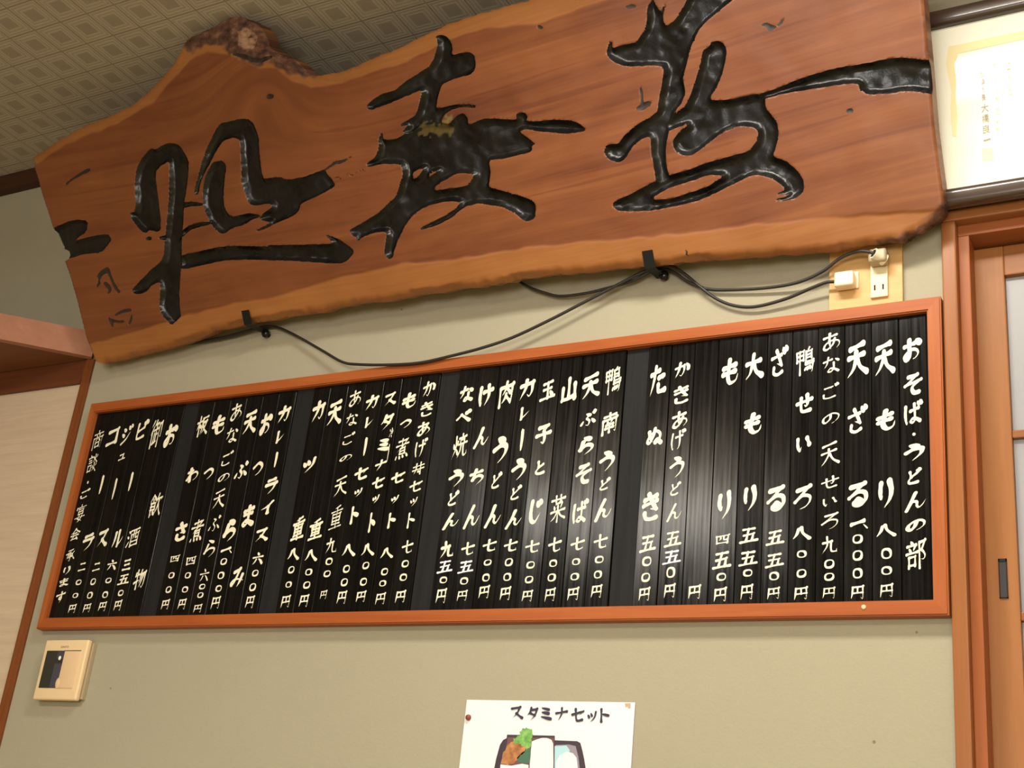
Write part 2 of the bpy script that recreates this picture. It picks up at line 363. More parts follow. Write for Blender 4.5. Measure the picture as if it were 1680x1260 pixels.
def glyph(ch, bold, seed):
    """filled outline of one brush character in a unit box: (verts, tris)"""
    key = (ch, bold, seed)
    if key in _gl: return _gl[key]
    _fc.body = ch
    dg = bpy.context.evaluated_depsgraph_get(); dg.update(); ev = _fo.evaluated_get(dg); me = ev.to_mesh()
    V = np.array([v.co[:2] for v in me.vertices]); E = {}
    T = []
    for p in me.polygons:
        vs = list(p.vertices)
        for k in range(1, len(vs) - 1): T.append((vs[0], vs[k], vs[k + 1]))
    for t in T:
        for a, b in ((t[0], t[1]), (t[1], t[2]), (t[2], t[0])):
            a, b = tuple(V[a].round(5)), tuple(V[b].round(5)); k = (min(a, b), max(a, b)); E[k] = E.get(k, 0) + 1
    bd = [k for k, c in E.items() if c == 1]
    lo, hi = V.min(0), V.max(0); tris = [V[list(t)] for t in T]
    ev.to_mesh_clear()
    s = max(hi - lo); pad = 0.10 * s + bold
    xs = np.linspace(lo[0] - pad, hi[0] + pad, NG); ys = np.linspace(lo[1] - pad, hi[1] + pad, NG)
    X, Y = np.meshgrid(xs, ys, indexing='ij')
    # a loose hand: bend the sample points a little
    wx = X + 0.055 * (vnoise(X + seed, Y, 11 + seed, 2.6) - 0.5); wy = Y + 0.055 * (vnoise(X, Y + seed, 23 + seed, 2.6) - 0.5)
    d = seg_dist(wx, wy, [k[0] for k in bd], [k[1] for k in bd])
    ins = np.zeros(X.shape, bool)
    for (a, b, c) in tris:
        den = (b[1] - c[1]) * (a[0] - c[0]) + (c[0] - b[0]) * (a[1] - c[1])
        if abs(den) < 1e-12: continue
        l1 = ((b[1] - c[1]) * (wx - c[0]) + (c[0] - b[0]) * (wy - c[1])) / den
        l2 = ((c[1] - a[1]) * (wx - c[0]) + (a[0] - c[0]) * (wy - c[1])) / den
        ins |= (l1 >= -1e-6) & (l2 >= -1e-6) & (l1 + l2 <= 1 + 1e-6)
    sd = np.where(ins, -d, d)
    th = bold * (0.25 + 1.5 * vnoise(X, Y, 5 + seed, 5.0))
    F = sd - th
    V2, T2 = contour_fill(F, xs, ys)
    l, h = V2.min(0), V2.max(0)
    V2 = (V2 - (l + h) / 2) / (h - l)
    _gl[key] = (V2, T2)
    return _gl[key]
def contour_fill(F, xs, ys):
    """area where F < 0: marching-square cells, full cells merged into runs"""
    V, T, idx = [], [], {}
    def vert(p):
        k = (round(p[0], 6), round(p[1], 6))
        if k not in idx: idx[k] = len(V); V.append(p)
        return idx[k]
    S = F < 0; nx, ny = F.shape
    code = S[:-1, :-1] * 1 + S[1:, :-1] * 2 + S[1:, 1:] * 4 + S[:-1, 1:] * 8
    for i in range(nx - 1):
        j = 0
        while j < ny - 1:
            c = code[i, j]
            if c == 0: j += 1; continue
            if c == 15:
                k = j
                while k < ny - 1 and code[i, k] == 15: k += 1
                T.append(tuple(vert(p) for p in ((xs[i], ys[j]), (xs[i + 1], ys[j]), (xs[i + 1], ys[k]), (xs[i], ys[k])))); j = k; continue
            cs = [(i, j), (i + 1, j), (i + 1, j + 1), (i, j + 1)]; poly = []
            for q in range(4):
                a, b = cs[q], cs[(q + 1) % 4]; fa, fb = F[a], F[b]
                if fa < 0: poly.append((xs[a[0]], ys[a[1]]))
                if (fa < 0) != (fb < 0):
                    t = fa / (fa - fb); poly.append((xs[a[0]] + t * (xs[b[0]] - xs[a[0]]), ys[a[1]] + t * (ys[b[1]] - ys[a[1]])))
            ids = []
            for p in poly:
                n = vert(p)
                if n not in ids: ids.append(n)
            if len(ids) > 2: T.append(tuple(ids))
            j += 1
    return np.array(V), T
# brush strokes of each character in a 100 x 100 box, y downwards; '*' = sharp turn, t = lifted thin end, d = pressed dot
STROKES = {
'お': '12,30 62,24/36,8 36,30 36,60 34,84 20,88 14,74 26,60 52,52 74,58 80,74 68,90 54,92t/72,14 88,28d',
'そ': '28,14 70,12* 16,48* 86,40* 52,56 44,74 56,90 78,92',
'ば': '20,14 16,50 22,88 28,78t/42,34 84,30/64,10 65,50 64,78 52,88 40,80 50,70 68,74 88,86/80,4 86,14d/92,0 98,10d',
'う': '36,8 60,20d/20,46 50,34 74,40 76,60 62,80 42,96t',
'ど': '34,14 42,48/76,30 44,50 24,68 30,86 56,90 80,86/78,8 86,20d/90,0 98,12d',
'ん': '52,4 34,46 14,92* 34,58 46,52 54,62 54,82 64,92 78,82 92,58t',
'の': '50,20 44,56 26,80 12,66 18,40 40,20 64,16 84,34 84,62 66,84 52,92t',
'部': '28,6 32,14d/10,20 52,16/20,26 24,38d/42,24 38,36t/6,44 56,40/16,56 18,88/16,56 46,54* 44,86/18,84 44,82/66,12 90,10* 74,36* 90,56 84,70 70,68t/66,10 66,98',
'天': '20,12 78,2/14,42 82,34/48,28 46,48 32,74 8,96t/52,50 66,74 92,92',
'も': '44,4 38,40 36,74 48,94 72,88 80,66t/18,32 68,26/16,54 66,50',
'り': '26,10 22,36 28,62 36,52t/66,6 72,40 64,72 40,98t',
'八': '38,20 28,56 6,84t/50,12 62,48 94,86',
'円': '18,12 14,60 8,96t/18,14 84,10* 84,90 72,86t/50,14 50,52/18,54 84,50',
'ざ': '12,34 68,26/38,8 58,44 68,60* 40,54t/24,66 22,84 44,94 70,88/76,6 84,18d/90,0 97,12d',
'る': '24,12 72,10* 20,54* 52,40 80,50 82,74 62,92 42,92 36,80 48,72 60,82',
'一': '8,52 92,46', '、': '20,20 80,80d',
'あ': '14,26 74,20/42,6 40,46 46,88t/66,36 54,66 30,86 14,78 24,56 52,44 80,52 84,72 64,94t',
'な': '10,28 54,22/34,6 24,44 8,68t/72,20 88,34d/62,42 62,74 50,90 34,84 44,72 64,76 88,92',
'ご': '24,22 66,18* 56,30t/18,62 20,82 46,88 78,82/78,6 84,18d/90,0 96,12d',
'せ': '8,44 90,34/66,12 66,48 58,62 50,56t/30,20 30,70 44,88 82,86',
'い': '18,20 18,56 30,82 40,66t/74,24 88,60',
'ろ': '26,12 72,10* 18,56* 48,42 78,50 80,72 60,92 34,98t',
'九': '14,36 62,30* 60,60 64,84 92,86* 92,70t/38,6 36,50 8,96t',
'鴨': '8,12 8,46/8,12 42,10* 42,46/8,28 42,26/8,46 42,44/25,10 25,96/72,2 64,12t/56,14 56,60/56,14 84,12* 84,40/56,27 84,26/56,40 84,38/56,54 96,50/56,62 92,60* 90,88 80,96t/54,74 50,84d/62,72 64,82d/70,72 73,81d/78,70 82,80d',
'五': '20,14 80,10/48,12 34,84/22,48 72,44* 66,84/6,90 94,84',
'大': '10,38 88,32/48,6 44,40 30,72 6,94t/50,42 66,72 94,92',
'四': '12,18 16,84/12,18 88,14* 84,84/40,20 36,46 26,56t/60,18 60,48 72,54 80,50/16,80 84,78',
'か': '10,34 58,26* 60,56 46,88 34,80t/38,6 30,50 8,92t/74,20 88,40 86,58d',
'き': '18,20 72,12/16,40 76,32/38,4 58,40 74,62* 46,56t/22,68 26,88 50,94 74,90',
'げ': '18,12 14,52 20,90 26,80t/40,34 84,30/66,8 68,50 60,80 46,98t/80,4 86,14d/92,0 98,10d',
'た': '10,28 58,22/36,6 26,56 10,94t/56,46 84,42 74,54t/54,70 58,88 90,88',
'ぬ': '20,18 28,56 40,78t/56,8 46,48 26,80 12,72 18,48 44,26 70,24 88,46 84,74 64,88 56,78 70,72 94,92',
'南': '50,4 50,30/16,20 84,16/12,36 12,96/12,36 88,32* 86,90 76,88t/36,42 40,50d/64,40 58,50t/30,58 70,55/28,74 72,71/50,54 50,94',
'七': '8,46 92,32/44,8 44,70 56,86 88,82* 88,70t',
'ぷ': '40,12 58,24d/56,26 42,44 58,64 50,90 34,84t/20,58 8,80d/72,54 90,78d/86,2 94,8 88,17 80,10 86,2',
'ら': '38,6 62,18d/34,26 22,64* 50,48 76,56 74,78 44,98t',
'山': '48,6 48,84/12,40 12,86* 48,86 88,82/88,34 88,92',
'菜': '10,18 90,14/34,4 36,26/64,2 62,24/70,26 30,34t/24,40 30,50d/48,38 50,48d/74,34 66,48t/8,62 92,58/50,50 50,98/46,62 32,80 8,94t/54,62 68,78 94,92',
'玉': '20,16 78,12/24,46 74,42/50,14 50,84/6,88 94,84/66,58 80,72d',
'子': '20,14 74,12* 52,36t/52,34 58,60 54,92 36,86t/6,52 94,46',
'と': '34,8 42,44/78,30 40,50 20,72 30,90 58,94 84,90',
'じ': '34,8 28,50 34,86 56,94 86,64t/64,14 70,26d/78,8 84,20d',
'カ': '12,32 80,26* 76,70 64,92 52,82t/44,6 40,46 10,96t',
'レ': '28,8 26,90* 56,70 88,40t',
'け': '18,10 14,50 20,90 26,80t/40,34 90,28/68,8 70,50 62,78 46,98t',
'ち': '14,26 74,20/42,6 26,58* 54,46 78,54 78,76 48,98t',
'べ': '6,60 36,34* 94,86/66,18 74,30d/82,10 90,22d',
'焼': '10,36 16,52d/40,28 32,46t/26,8 26,50 6,94t/28,58 42,80d/46,18 92,14/68,4 68,26/44,44 96,40/58,24 56,40/80,22 80,40/60,46 56,72 40,94t/76,44 76,78 84,90 98,86* 98,74t',
'丼': '12,30 90,26/8,58 92,54/36,8 34,56 14,94t/66,6 66,96/48,68 56,78d',
'セ': '8,42 86,28* 62,54t/36,10 36,70 48,88 84,84',
'ッ': '12,30 22,52d/40,22 50,44d/88,16 74,58 28,96t', 'ツ': '12,26 24,50d/40,18 52,42d/88,12 74,58 26,98t',
'ト': '34,4 34,98/38,38 80,60d',
'つ': '8,40 50,22 82,36 84,60 60,82 34,94t',
'煮': '48,4 48,38/22,16 76,12/8,36 92,32/84,10 50,42 12,66t/36,52 36,78/36,52 70,50* 70,78/36,64 70,62/36,76 70,75/16,84 10,96d/36,86 40,95d/58,85 63,94d/80,82 90,94d',
'ス': '20,16 76,12* 54,54 12,94t/52,56 70,74 92,92',
'タ': '40,6 28,36 8,58t/36,22 80,18* 66,60 24,98t/34,44 62,60',
'ミ': '24,12 74,26d/26,40 70,54d/18,68 82,90d',
'ナ': '8,38 90,32/52,6 50,50 20,98t',
'重': '72,4 30,14t/8,26 92,22/22,36 24,66/22,36 78,33* 76,64/24,50 76,48/24,64 76,62/50,10 50,92/22,78 78,75/6,94 94,90',
'ラ': '26,14 74,10/16,38 82,34* 66,70 30,98t',
'イ': '80,6 50,38 12,58t/54,38 54,98',
'ま': '18,22 78,16/22,42 74,38/50,4 52,50 48,82 32,92 20,82 34,72 56,76 84,94',
'み': '22,16 58,12* 40,54 18,84 8,70 26,56 58,60 94,74t/80,40 72,72 54,98t',
'板': '6,32 46,28/26,4 26,98/24,34 8,66t/30,42 42,56d/54,14 94,10/56,14 54,56 40,96t/58,38 88,34* 74,66 50,96t/60,50 76,74 98,94',
'わ': '28,4 28,98/10,30 36,26* 8,78* 40,46 70,38 88,56 78,82 56,98t',
'さ': '14,30 80,22/42,6 62,44 74,60* 42,54t/26,66 24,84 46,94 76,88',
'飲': '30,4 8,36t/32,8 52,28d/30,26 32,36/16,42 16,92* 34,84t/16,42 46,40* 46,68/16,55 46,54/16,68 46,67/36,74 48,88d/70,6 56,40t/64,26 94,22* 86,38t/74,34 70,62 48,96t/76,52 82,74 98,94',
'物': '16,14 8,36t/10,30 44,26/28,4 28,96/6,62 46,52t/62,6 46,48t/56,26 96,22* 92,76 80,94 70,86t/70,28 46,74t/84,28 54,92t',
'御': '24,4 6,28t/26,26 6,54t/18,44 18,96/44,6 34,24t/38,18 64,15/32,38 66,35/50,18 50,78/50,56 64,54/38,52 38,80/32,84 66,78t/74,20 74,98/74,20 94,17* 94,66 86,62t',
'酒': '12,12 22,20d/6,38 16,46d/8,90 26,62t/32,14 96,10/38,32 38,94/38,32 92,29* 92,92/56,14 54,44 46,56t/74,13 74,50 86,52/40,70 90,68/40,90 92,88',
'三': '18,16 82,12/24,50 76,46/6,88 94,84',
'六': '46,2 56,18d/6,38 94,32/36,52 26,74 8,92t/60,50 76,68 92,90d',
'ビ': '26,10 26,78 40,90 80,86/76,34 28,50/74,6 82,18d/88,0 96,12d',
'ル': '28,14 26,56 8,94t/58,8 58,88* 78,70 96,46t',
'ジ': '18,14 34,26d/10,42 28,54d/12,94 54,70 84,32t/64,8 72,20d/82,2 90,14d',
'ュ': '22,22 70,18* 64,78/6,82 96,78', 'コ': '18,20 82,16* 80,84/14,86 82,82',
'二': '22,20 78,16/6,84 94,80',
'商': '48,2 50,12/10,18 90,14/36,22 40,32d/62,20 58,32t/12,38 12,98/12,38 88,35* 86,90 78,88t/42,44 28,56t/56,42 70,54d/34,64 34,88/34,64 66,62* 66,86/34,86 66,84',
'談': '18,4 26,12d/4,20 44,18/10,34 38,32/10,46 38,44/10,60 10,92/10,60 38,58* 38,90/10,90 38,88/54,14 60,24d/90,10 82,24t/72,4 70,28 48,48t/72,30 94,46/52,60 58,70d/92,56 84,70t/72,50 70,76 46,98t/72,76 96,96',
'宴': '50,2 50,10/12,14 10,28d/12,16 90,13* 82,28t/30,26 30,54/30,26 72,24* 72,52/30,40 72,38/30,53 72,51/46,58 34,78* 58,84 78,96t/68,64 58,82 26,98t/6,72 94,68',
'会': '50,4 36,24 6,44t/52,6 68,24 94,40/34,44 66,41/16,60 84,56/46,60 24,88* 74,84/66,72 80,94d',
'承': '26,10 70,8* 50,24t/50,22 54,60 50,94 38,88t/36,40 66,38/34,54 66,52/30,68 70,65/8,38 32,34* 8,82t/88,26 70,44t/68,40 80,66 98,84',
'す': '8,24 92,20/58,4 60,40 54,60 40,58 42,44 58,42 62,60 42,98t',
'肉': '14,24 14,96/14,24 86,20* 84,90 74,86t/50,2 46,34 26,54t/50,26 74,48/50,50 46,66 28,86t/50,62 74,82',
'冷': '10,14 20,28d/6,84 26,56t/66,4 54,26 32,42t/68,8 96,38/56,40 78,38/44,56 84,52* 70,72t/60,72 72,92d',
}
_br = {}
def brush(ch, fat, seed):
    """one character written with a round brush: (verts, faces) in a unit box, y up"""
    key = (ch, fat, seed)
    if key in _br: return _br[key]
    r = random.Random(ord(ch) * 17 + seed); st = STROKES[ch].split('/'); n = len(st)
    R0 = (8.6 if n <= 3 else 7.6 if n == 4 else 6.4 if n <= 6 else 5.2 if n <= 9 else 4.0) * fat
    C = []
    for s in st:
        end = s[-1] if s[-1] in 'td' else ''
        pts = []
        for q in s.rstrip('td').split():
            cor = q.endswith('*'); x, y = q.rstrip('*').split(',')
            p = (float(x) + r.uniform(-2, 2), -(float(y) + r.uniform(-2, 2)))
            pts.append(p)
            if cor: pts.append((p[0] + 0.01, p[1]))
        P = np.array(spline(pts, 9)) if len(pts) > 2 else np.array([np.array(pts[0]) + (np.array(pts[1]) - np.array(pts[0])) * t for t in np.linspace(0, 1, 15)])
        d = np.gradient(P, axis=0); ang = np.arctan2(d[:, 1], d[:, 0])
        ln = np.r_[0, np.cumsum(np.linalg.norm(np.diff(P, axis=0), axis=1))]; t = ln / ln[-1]
        nib = 0.70 + 0.42 * np.abs(np.sin(ang - math.pi / 4))
        if end == 'd': prof = 0.50 + 0.75 * np.sin(t * math.pi * 0.62)
        elif end == 't': prof = np.where(t < 0.15, 1.15 - t, 1.0) * (1 - 0.86 * np.clip((t - 0.45) / 0.55, 0, 1) ** 1.3)
        else: prof = 1.10 - 0.38 * np.sin(math.pi * np.clip(t, 0, 1)) + 0.06 * t
        w = R0 * nib * prof * r.uniform(0.9, 1.12)
        C += [(p[0], p[1], q) for p, q in zip(P, w)]
    C = np.array(C); lo = (C[:, :2] - C[:, 2:]).min(0) - 2; hi = (C[:, :2] + C[:, 2:]).max(0) + 2
    m = NG if n < 8 else 84
    xs, ys = np.linspace(lo[0], hi[0], m), np.linspace(lo[1], hi[1], m); X, Y = np.meshgrid(xs, ys, indexing='ij')
    F = (np.hypot(X[..., None] - C[:, 0], Y[..., None] - C[:, 1]) - C[:, 2]).min(-1)
    F += 1.0 * (vnoise(X, Y, seed + 3, 0.16) - 0.5)
    V, T = contour_fill(F, xs, ys); l, h = V.min(0), V.max(0); V = (V - (l + h) / 2) / (h - l)
    _br[key] = (V, T); return _br[key]
def ring(seed):
    """hand-brushed zero: an uneven ring"""
    r = random.Random(seed); n = 28; o, q = [], []
    ph = r.uniform(0, 6.28); sq = r.uniform(0.9, 1.1)
    for k in range(n):
        t = 2 * math.pi * k / n; c, s = math.cos(t), math.sin(t)
        e = (abs(c) ** 2.6 + abs(s) ** 2.6) ** (-1 / 2.6)
        w = 0.38 + 0.12 * math.sin(t + ph) + 0.05 * math.sin(2 * t + ph)
        o.append((0.5 * e * c, 0.5 * e * s)); q.append((0.5 * e * c * (1 - w), 0.5 * e * s * (1 - w)))
    V = np.array(o + q); T = []
    for k in range(n):
        m = (k + 1) % n; T += [(k, m, n + m), (k, n + m, n + k)]
    return V, T
def bar(seed):
    r = random.Random(seed); P = [(-0.5, 0.38), (-0.2, 0.5), (0.45, 0.44), (0.5, 0.1), (0.3, -0.3), (0.1, -0.46), (-0.25, -0.5), (-0.42, -0.3), (-0.3, 0.1)]
    return np.array(P), [(0, k, k + 1) for k in range(1, len(P) - 1)]
def blob(seed):
    n = 12; return np.array([(0.5 * math.cos(6.283 * k / n), 0.5 * math.sin(6.283 * k / n)) for k in range(n)]), [(0, k, k + 1) for k in range(1, n - 1)]

# ------------------------------------------------------------------ the setting
YB = 0.12
def struct(name, mb, mat, smooth=None):
    return tag(mb.build(name, mat, None, smooth), kind='structure')
w = MB()
w.box((-0.062, 0, 0), (1.7300, YB, CEIL))
w.box((-2.4, 0, Z0 + 0.534), (-0.062, YB, CEIL))
w.box((1.7300, 0, Z0 + 0.618), (3.6, YB, CEIL))
struct('wall_back', w, M['plaster'])
struct('wall_alcove', MB().box((-2.4, 0.0, 0), (-0.0621, YB, Z0 + 0.5339)), M['paper_wall'])
struct('wall_left', MB().box((-2.52, -4.0, 0), (-2.4, 1.9, CEIL)), M['room_wall'])
struct('wall_right', MB().box((3.6, -4.0, 0), (3.72, 1.9, CEIL)), M['room_wall'])
w = MB(); w.box((-2.4, -4.12, 0), (3.6, -4.0, 0.7)); w.box((-2.4, -4.12, 2.0), (3.6, -4.0, CEIL)); w.box((-2.4, -4.12, 0.7), (0.2, -4.0, 2.0)); w.box((2.2, -4.12, 0.7), (3.6, -4.0, 2.0))
struct('wall_front', w, M['room_wall'])
struct('wall_corridor', MB().box((-2.4, 1.9, 0), (3.6, 2.0, CEIL)), M['room_wall'])
struct('floor', MB().box((-2.52, -4.12, -0.1), (3.72, 2.0, 0)), M['tatami'])
c_ = MB().box((-2.52, -4.12, CEIL), (3.72, 2.0, CEIL + 0.1)).build('ceiling', M['ceiling']); tag(c_, kind='structure')
_off = WP[c_].copy()
for v in c_.data.vertices: v.co += _off
c_.location = (0, 0, 0); WP[c_] = Vector((0, 0, 0))
struct('trim_1', MB().box((-2.4, -0.025, Z0 + 1.087), (3.6, 0.0, CEIL), 0.002), M['cornice_wood'])
t = MB(); t.box((-0.0635, -0.006, 0), (-0.040, 0.0, Z0 + 0.589), 0.0012); t.box((-0.0585, -0.0075, 0), (-0.0510, -0.005, Z0 + 0.589), 0.001)
struct('trim_2', t, M['post_wood'])
t = MB(); t.box((-2.4, -0.005, Z0 + 0.545), (-0.064, 0.0, Z0 + 0.589), 0.001); t.box((-2.4, -0.008, Z0 + 0.534), (-0.064, 0.0, Z0 + 0.544), 0.001)
struct('trim_3', t, M['rail_wood'])

# door with its stepped frame, to the right of the board
def wx(px, y): return float(wall([px], y)[0, 0])
def wz(px, y): return float(wall([px], y)[0, 2])
yc, yj, yd = -0.012, 0.006, 0.046
xa, xb = 1.7215, wx((1577.7, 700), yc)
xj = wx((1601.2, 700), yj); xs0 = wx((1610, 700), yd); xs1 = wx((1659.5, 700), yd)
zh1 = wz((1620, 335), yc) ; zh0 = wz((1620, 353.2), yc)
zj0 = wz((1640, 378.4), yj)
cas = empty('trim_4', (xa, 0, 0)); tag(cas, kind='structure')
MB().box((xa, yc, 0), (xb, YB, zh0), 0.0025).build('casing_post', M['casing_wood'], cas)
MB().box((xa, yc, zh0), (3.2, YB - 0.001, zh1), 0.0025).build('casing_head', M['casing_wood_h'], cas)
MB().box((xb, yj, 0), (xj, YB, zj0), 0.0015).build('jamb_post', M['jamb_wood'], cas)
MB().box((xb, yj, zj0), (3.2, YB - 0.001, zh0), 0.0015).build('jamb_head', M['jamb_wood_h'], cas)
door = empty('door_1', (xs0, yd, 0)); tag(door, kind='structure')
zt = zj0 - 0.004; zt0 = wz((1652, 451), yd)
MB().box((xj - 0.006, yd, 0.02), (xs1, yd + 0.03, zt), 0.002).build('stile', M['door_wood'], door)
MB().box((xs1, yd, zt0), (2.6, yd + 0.03, zt), 0.002).build('rail', M['door_wood_h'], door)
for ya, yb_ in ((704, 717), (1003, 1018)):
    MB().box((xs1, yd + 0.002, wz((1670, yb_), yd)), (2.6, yd + 0.028, wz((1670, ya), yd)), 0.002).build('rail', M['door_wood_h'], door)
MB().box((xs1, yd + 0.002, 0.45), (2.6, yd + 0.028, 0.60), 0.002).build('rail', M['door_wood_h'], door)
zr = [zt0, wz((1670, 704), yd), wz((1670, 717), yd), wz((1670, 1003), yd), wz((1670, 1018), yd), 0.60]
for a, b in ((zr[1], zr[0]), (zr[3], zr[2]), (zr[5], zr[4])):
    MB().box((xs1 + 0.0004, yd + 0.010, a + 0.0004), (2.6, yd + 0.015, b - 0.0004)).build('pane', M['frosted'], door)
MB().box((xs1, yd + 0.004, 0.02), (2.6, yd + 0.026, 0.45)).build('lower_panel', M['door_wood_h'], door)
hx0, hx1 = wx((1639, 950), yd), wx((1653.2, 950), yd); hz0, hz1 = wz((1646, 982), yd), wz((1646, 917), yd)
hp = MB().box((hx0 + 0.002, yd - 0.0006, hz0 + 0.002), (hx1 - 0.002, yd + 0.004, hz1 - 0.002)).build('finger_pull', M['pull'], door)
fr = MB()
fr.box((hx0, yd - 0.002, hz0), (hx0 + 0.0015, yd + 0.004, hz1)); fr.box((hx1 - 0.0015, yd - 0.002, hz0), (hx1, yd + 0.004, hz1))
fr.box((hx0, yd - 0.002, hz0), (hx1, yd + 0.004, hz0 + 0.0015)); fr.box((hx0, yd - 0.002, hz1 - 0.004), (hx1, yd + 0.004, hz1))
fr.build('pull_rim', M['hole'], hp)

# corner shelf seen from below at the left edge
zb, zt_ = Z0 + 0.59, Z0 + 0.648
A0 = np.array([-0.040, -0.0135]); dv = np.array([-0.129, -0.1246]); dv /= np.linalg.norm(dv)
A1 = A0 + dv * 0.85; nv = np.array([-dv[1], dv[0]])
if nv[1] < 0: nv = -nv
sh = empty('corner_shelf', (A0[0], -0.003, zb)); tag(sh, 'diagonal wooden corner shelf with pinkish front board beside the big slab', 'shelf')
th_ = 0.018
P4 = [A0, A1, A1 + nv * th_, A0 + nv * th_]
MB().prism([(p[0], min(p[1], -0.0005), zb) for p in P4], (0, 0, zt_ - zb)).build('front_board', M['fascia_wood'], sh)
Q = [A0 + nv * th_ + dv * 0.02, A1 + nv * th_]
MB().prism([(Q[0][0], Q[0][1], zb + 0.0005), (Q[1][0], Q[1][1], zb + 0.0005), (Q[1][0], -0.0005, zb + 0.0005), (Q[0][0], -0.0005, zb + 0.0005)], (0, 0, 0.018)).build('shelf_board', M['shelf_wood'], sh)

# ------------------------------------------------------------------ menu board: frame
YF = -0.020; YS = -0.0105; BW, BH = 1.7200, 0.4752; RW = 0.0200; RH = 0.0215
brd = empty('menu_board_frame', (BW / 2, 0, Z0)); tag(brd, 'long reddish wooden frame holding the black menu strips', 'menu board')
def rail(name, a, b, inner_a, inner_b, mat):
    """mitred rail: outer corners a,b and inner corners (x,z), rounded front"""
    mb = MB(); bm = mb.bm
    def row(y, k):
        o = [(a[0], a[1]), (b[0], b[1]), inner_b, inner_a]
        c = np.mean(o, axis=0)
        return [bm.verts.new((c[0] + (p[0] - c[0]), y, Z0 + c[1] + (p[1] - c[1]))) for p in o]
    r0, r1 = row(-0.0002, 0), row(YF, 1)
    bm.faces.new(r0); f = bm.faces.new(r1[::-1])
    for i in range(4): bm.faces.new((r0[i], r0[(i + 1) % 4], r1[(i + 1) % 4], r1[i]))
    es = [e for e in f.edges if (e.verts[0].co - e.verts[1].co).length > 0.1]
    bmesh.ops.bevel(bm, geom=es, offset=0.002, segments=2, affect='EDGES')
    return mb.build(name, mat, brd)
ix0, ix1, iz0, iz1 = 0.0172, BW - RW, RH, BH - RH
rail('bottom_rail', (0, 0), (BW, 0), (ix0, iz0), (ix1, iz0), M['frame_wood'])
rail('top_rail', (0, BH), (BW, BH), (ix0, iz1), (ix1, iz1), M['frame_wood'])
rail('side_rail', (0, 0), (0, BH), (ix0, iz0), (ix0, iz1), M['frame_wood_v'])
rail('side_rail', (BW, 0), (BW, BH), (ix1, iz0), (ix1, iz1), M['frame_wood_v'])
MB().box((ix0, -0.003, Z0 + iz0), (ix1, -0.0003, Z0 + iz1)).build('backing_board', M['backing'], brd)
sp = wall([(1417, 996)], YF)[0]
MB().ball((sp[0], YF - 0.0003, sp[2]), 0.0034, (1, 0.5, 1)).build('screw', M['ivory'], brd, 40, 'small pale screw head')

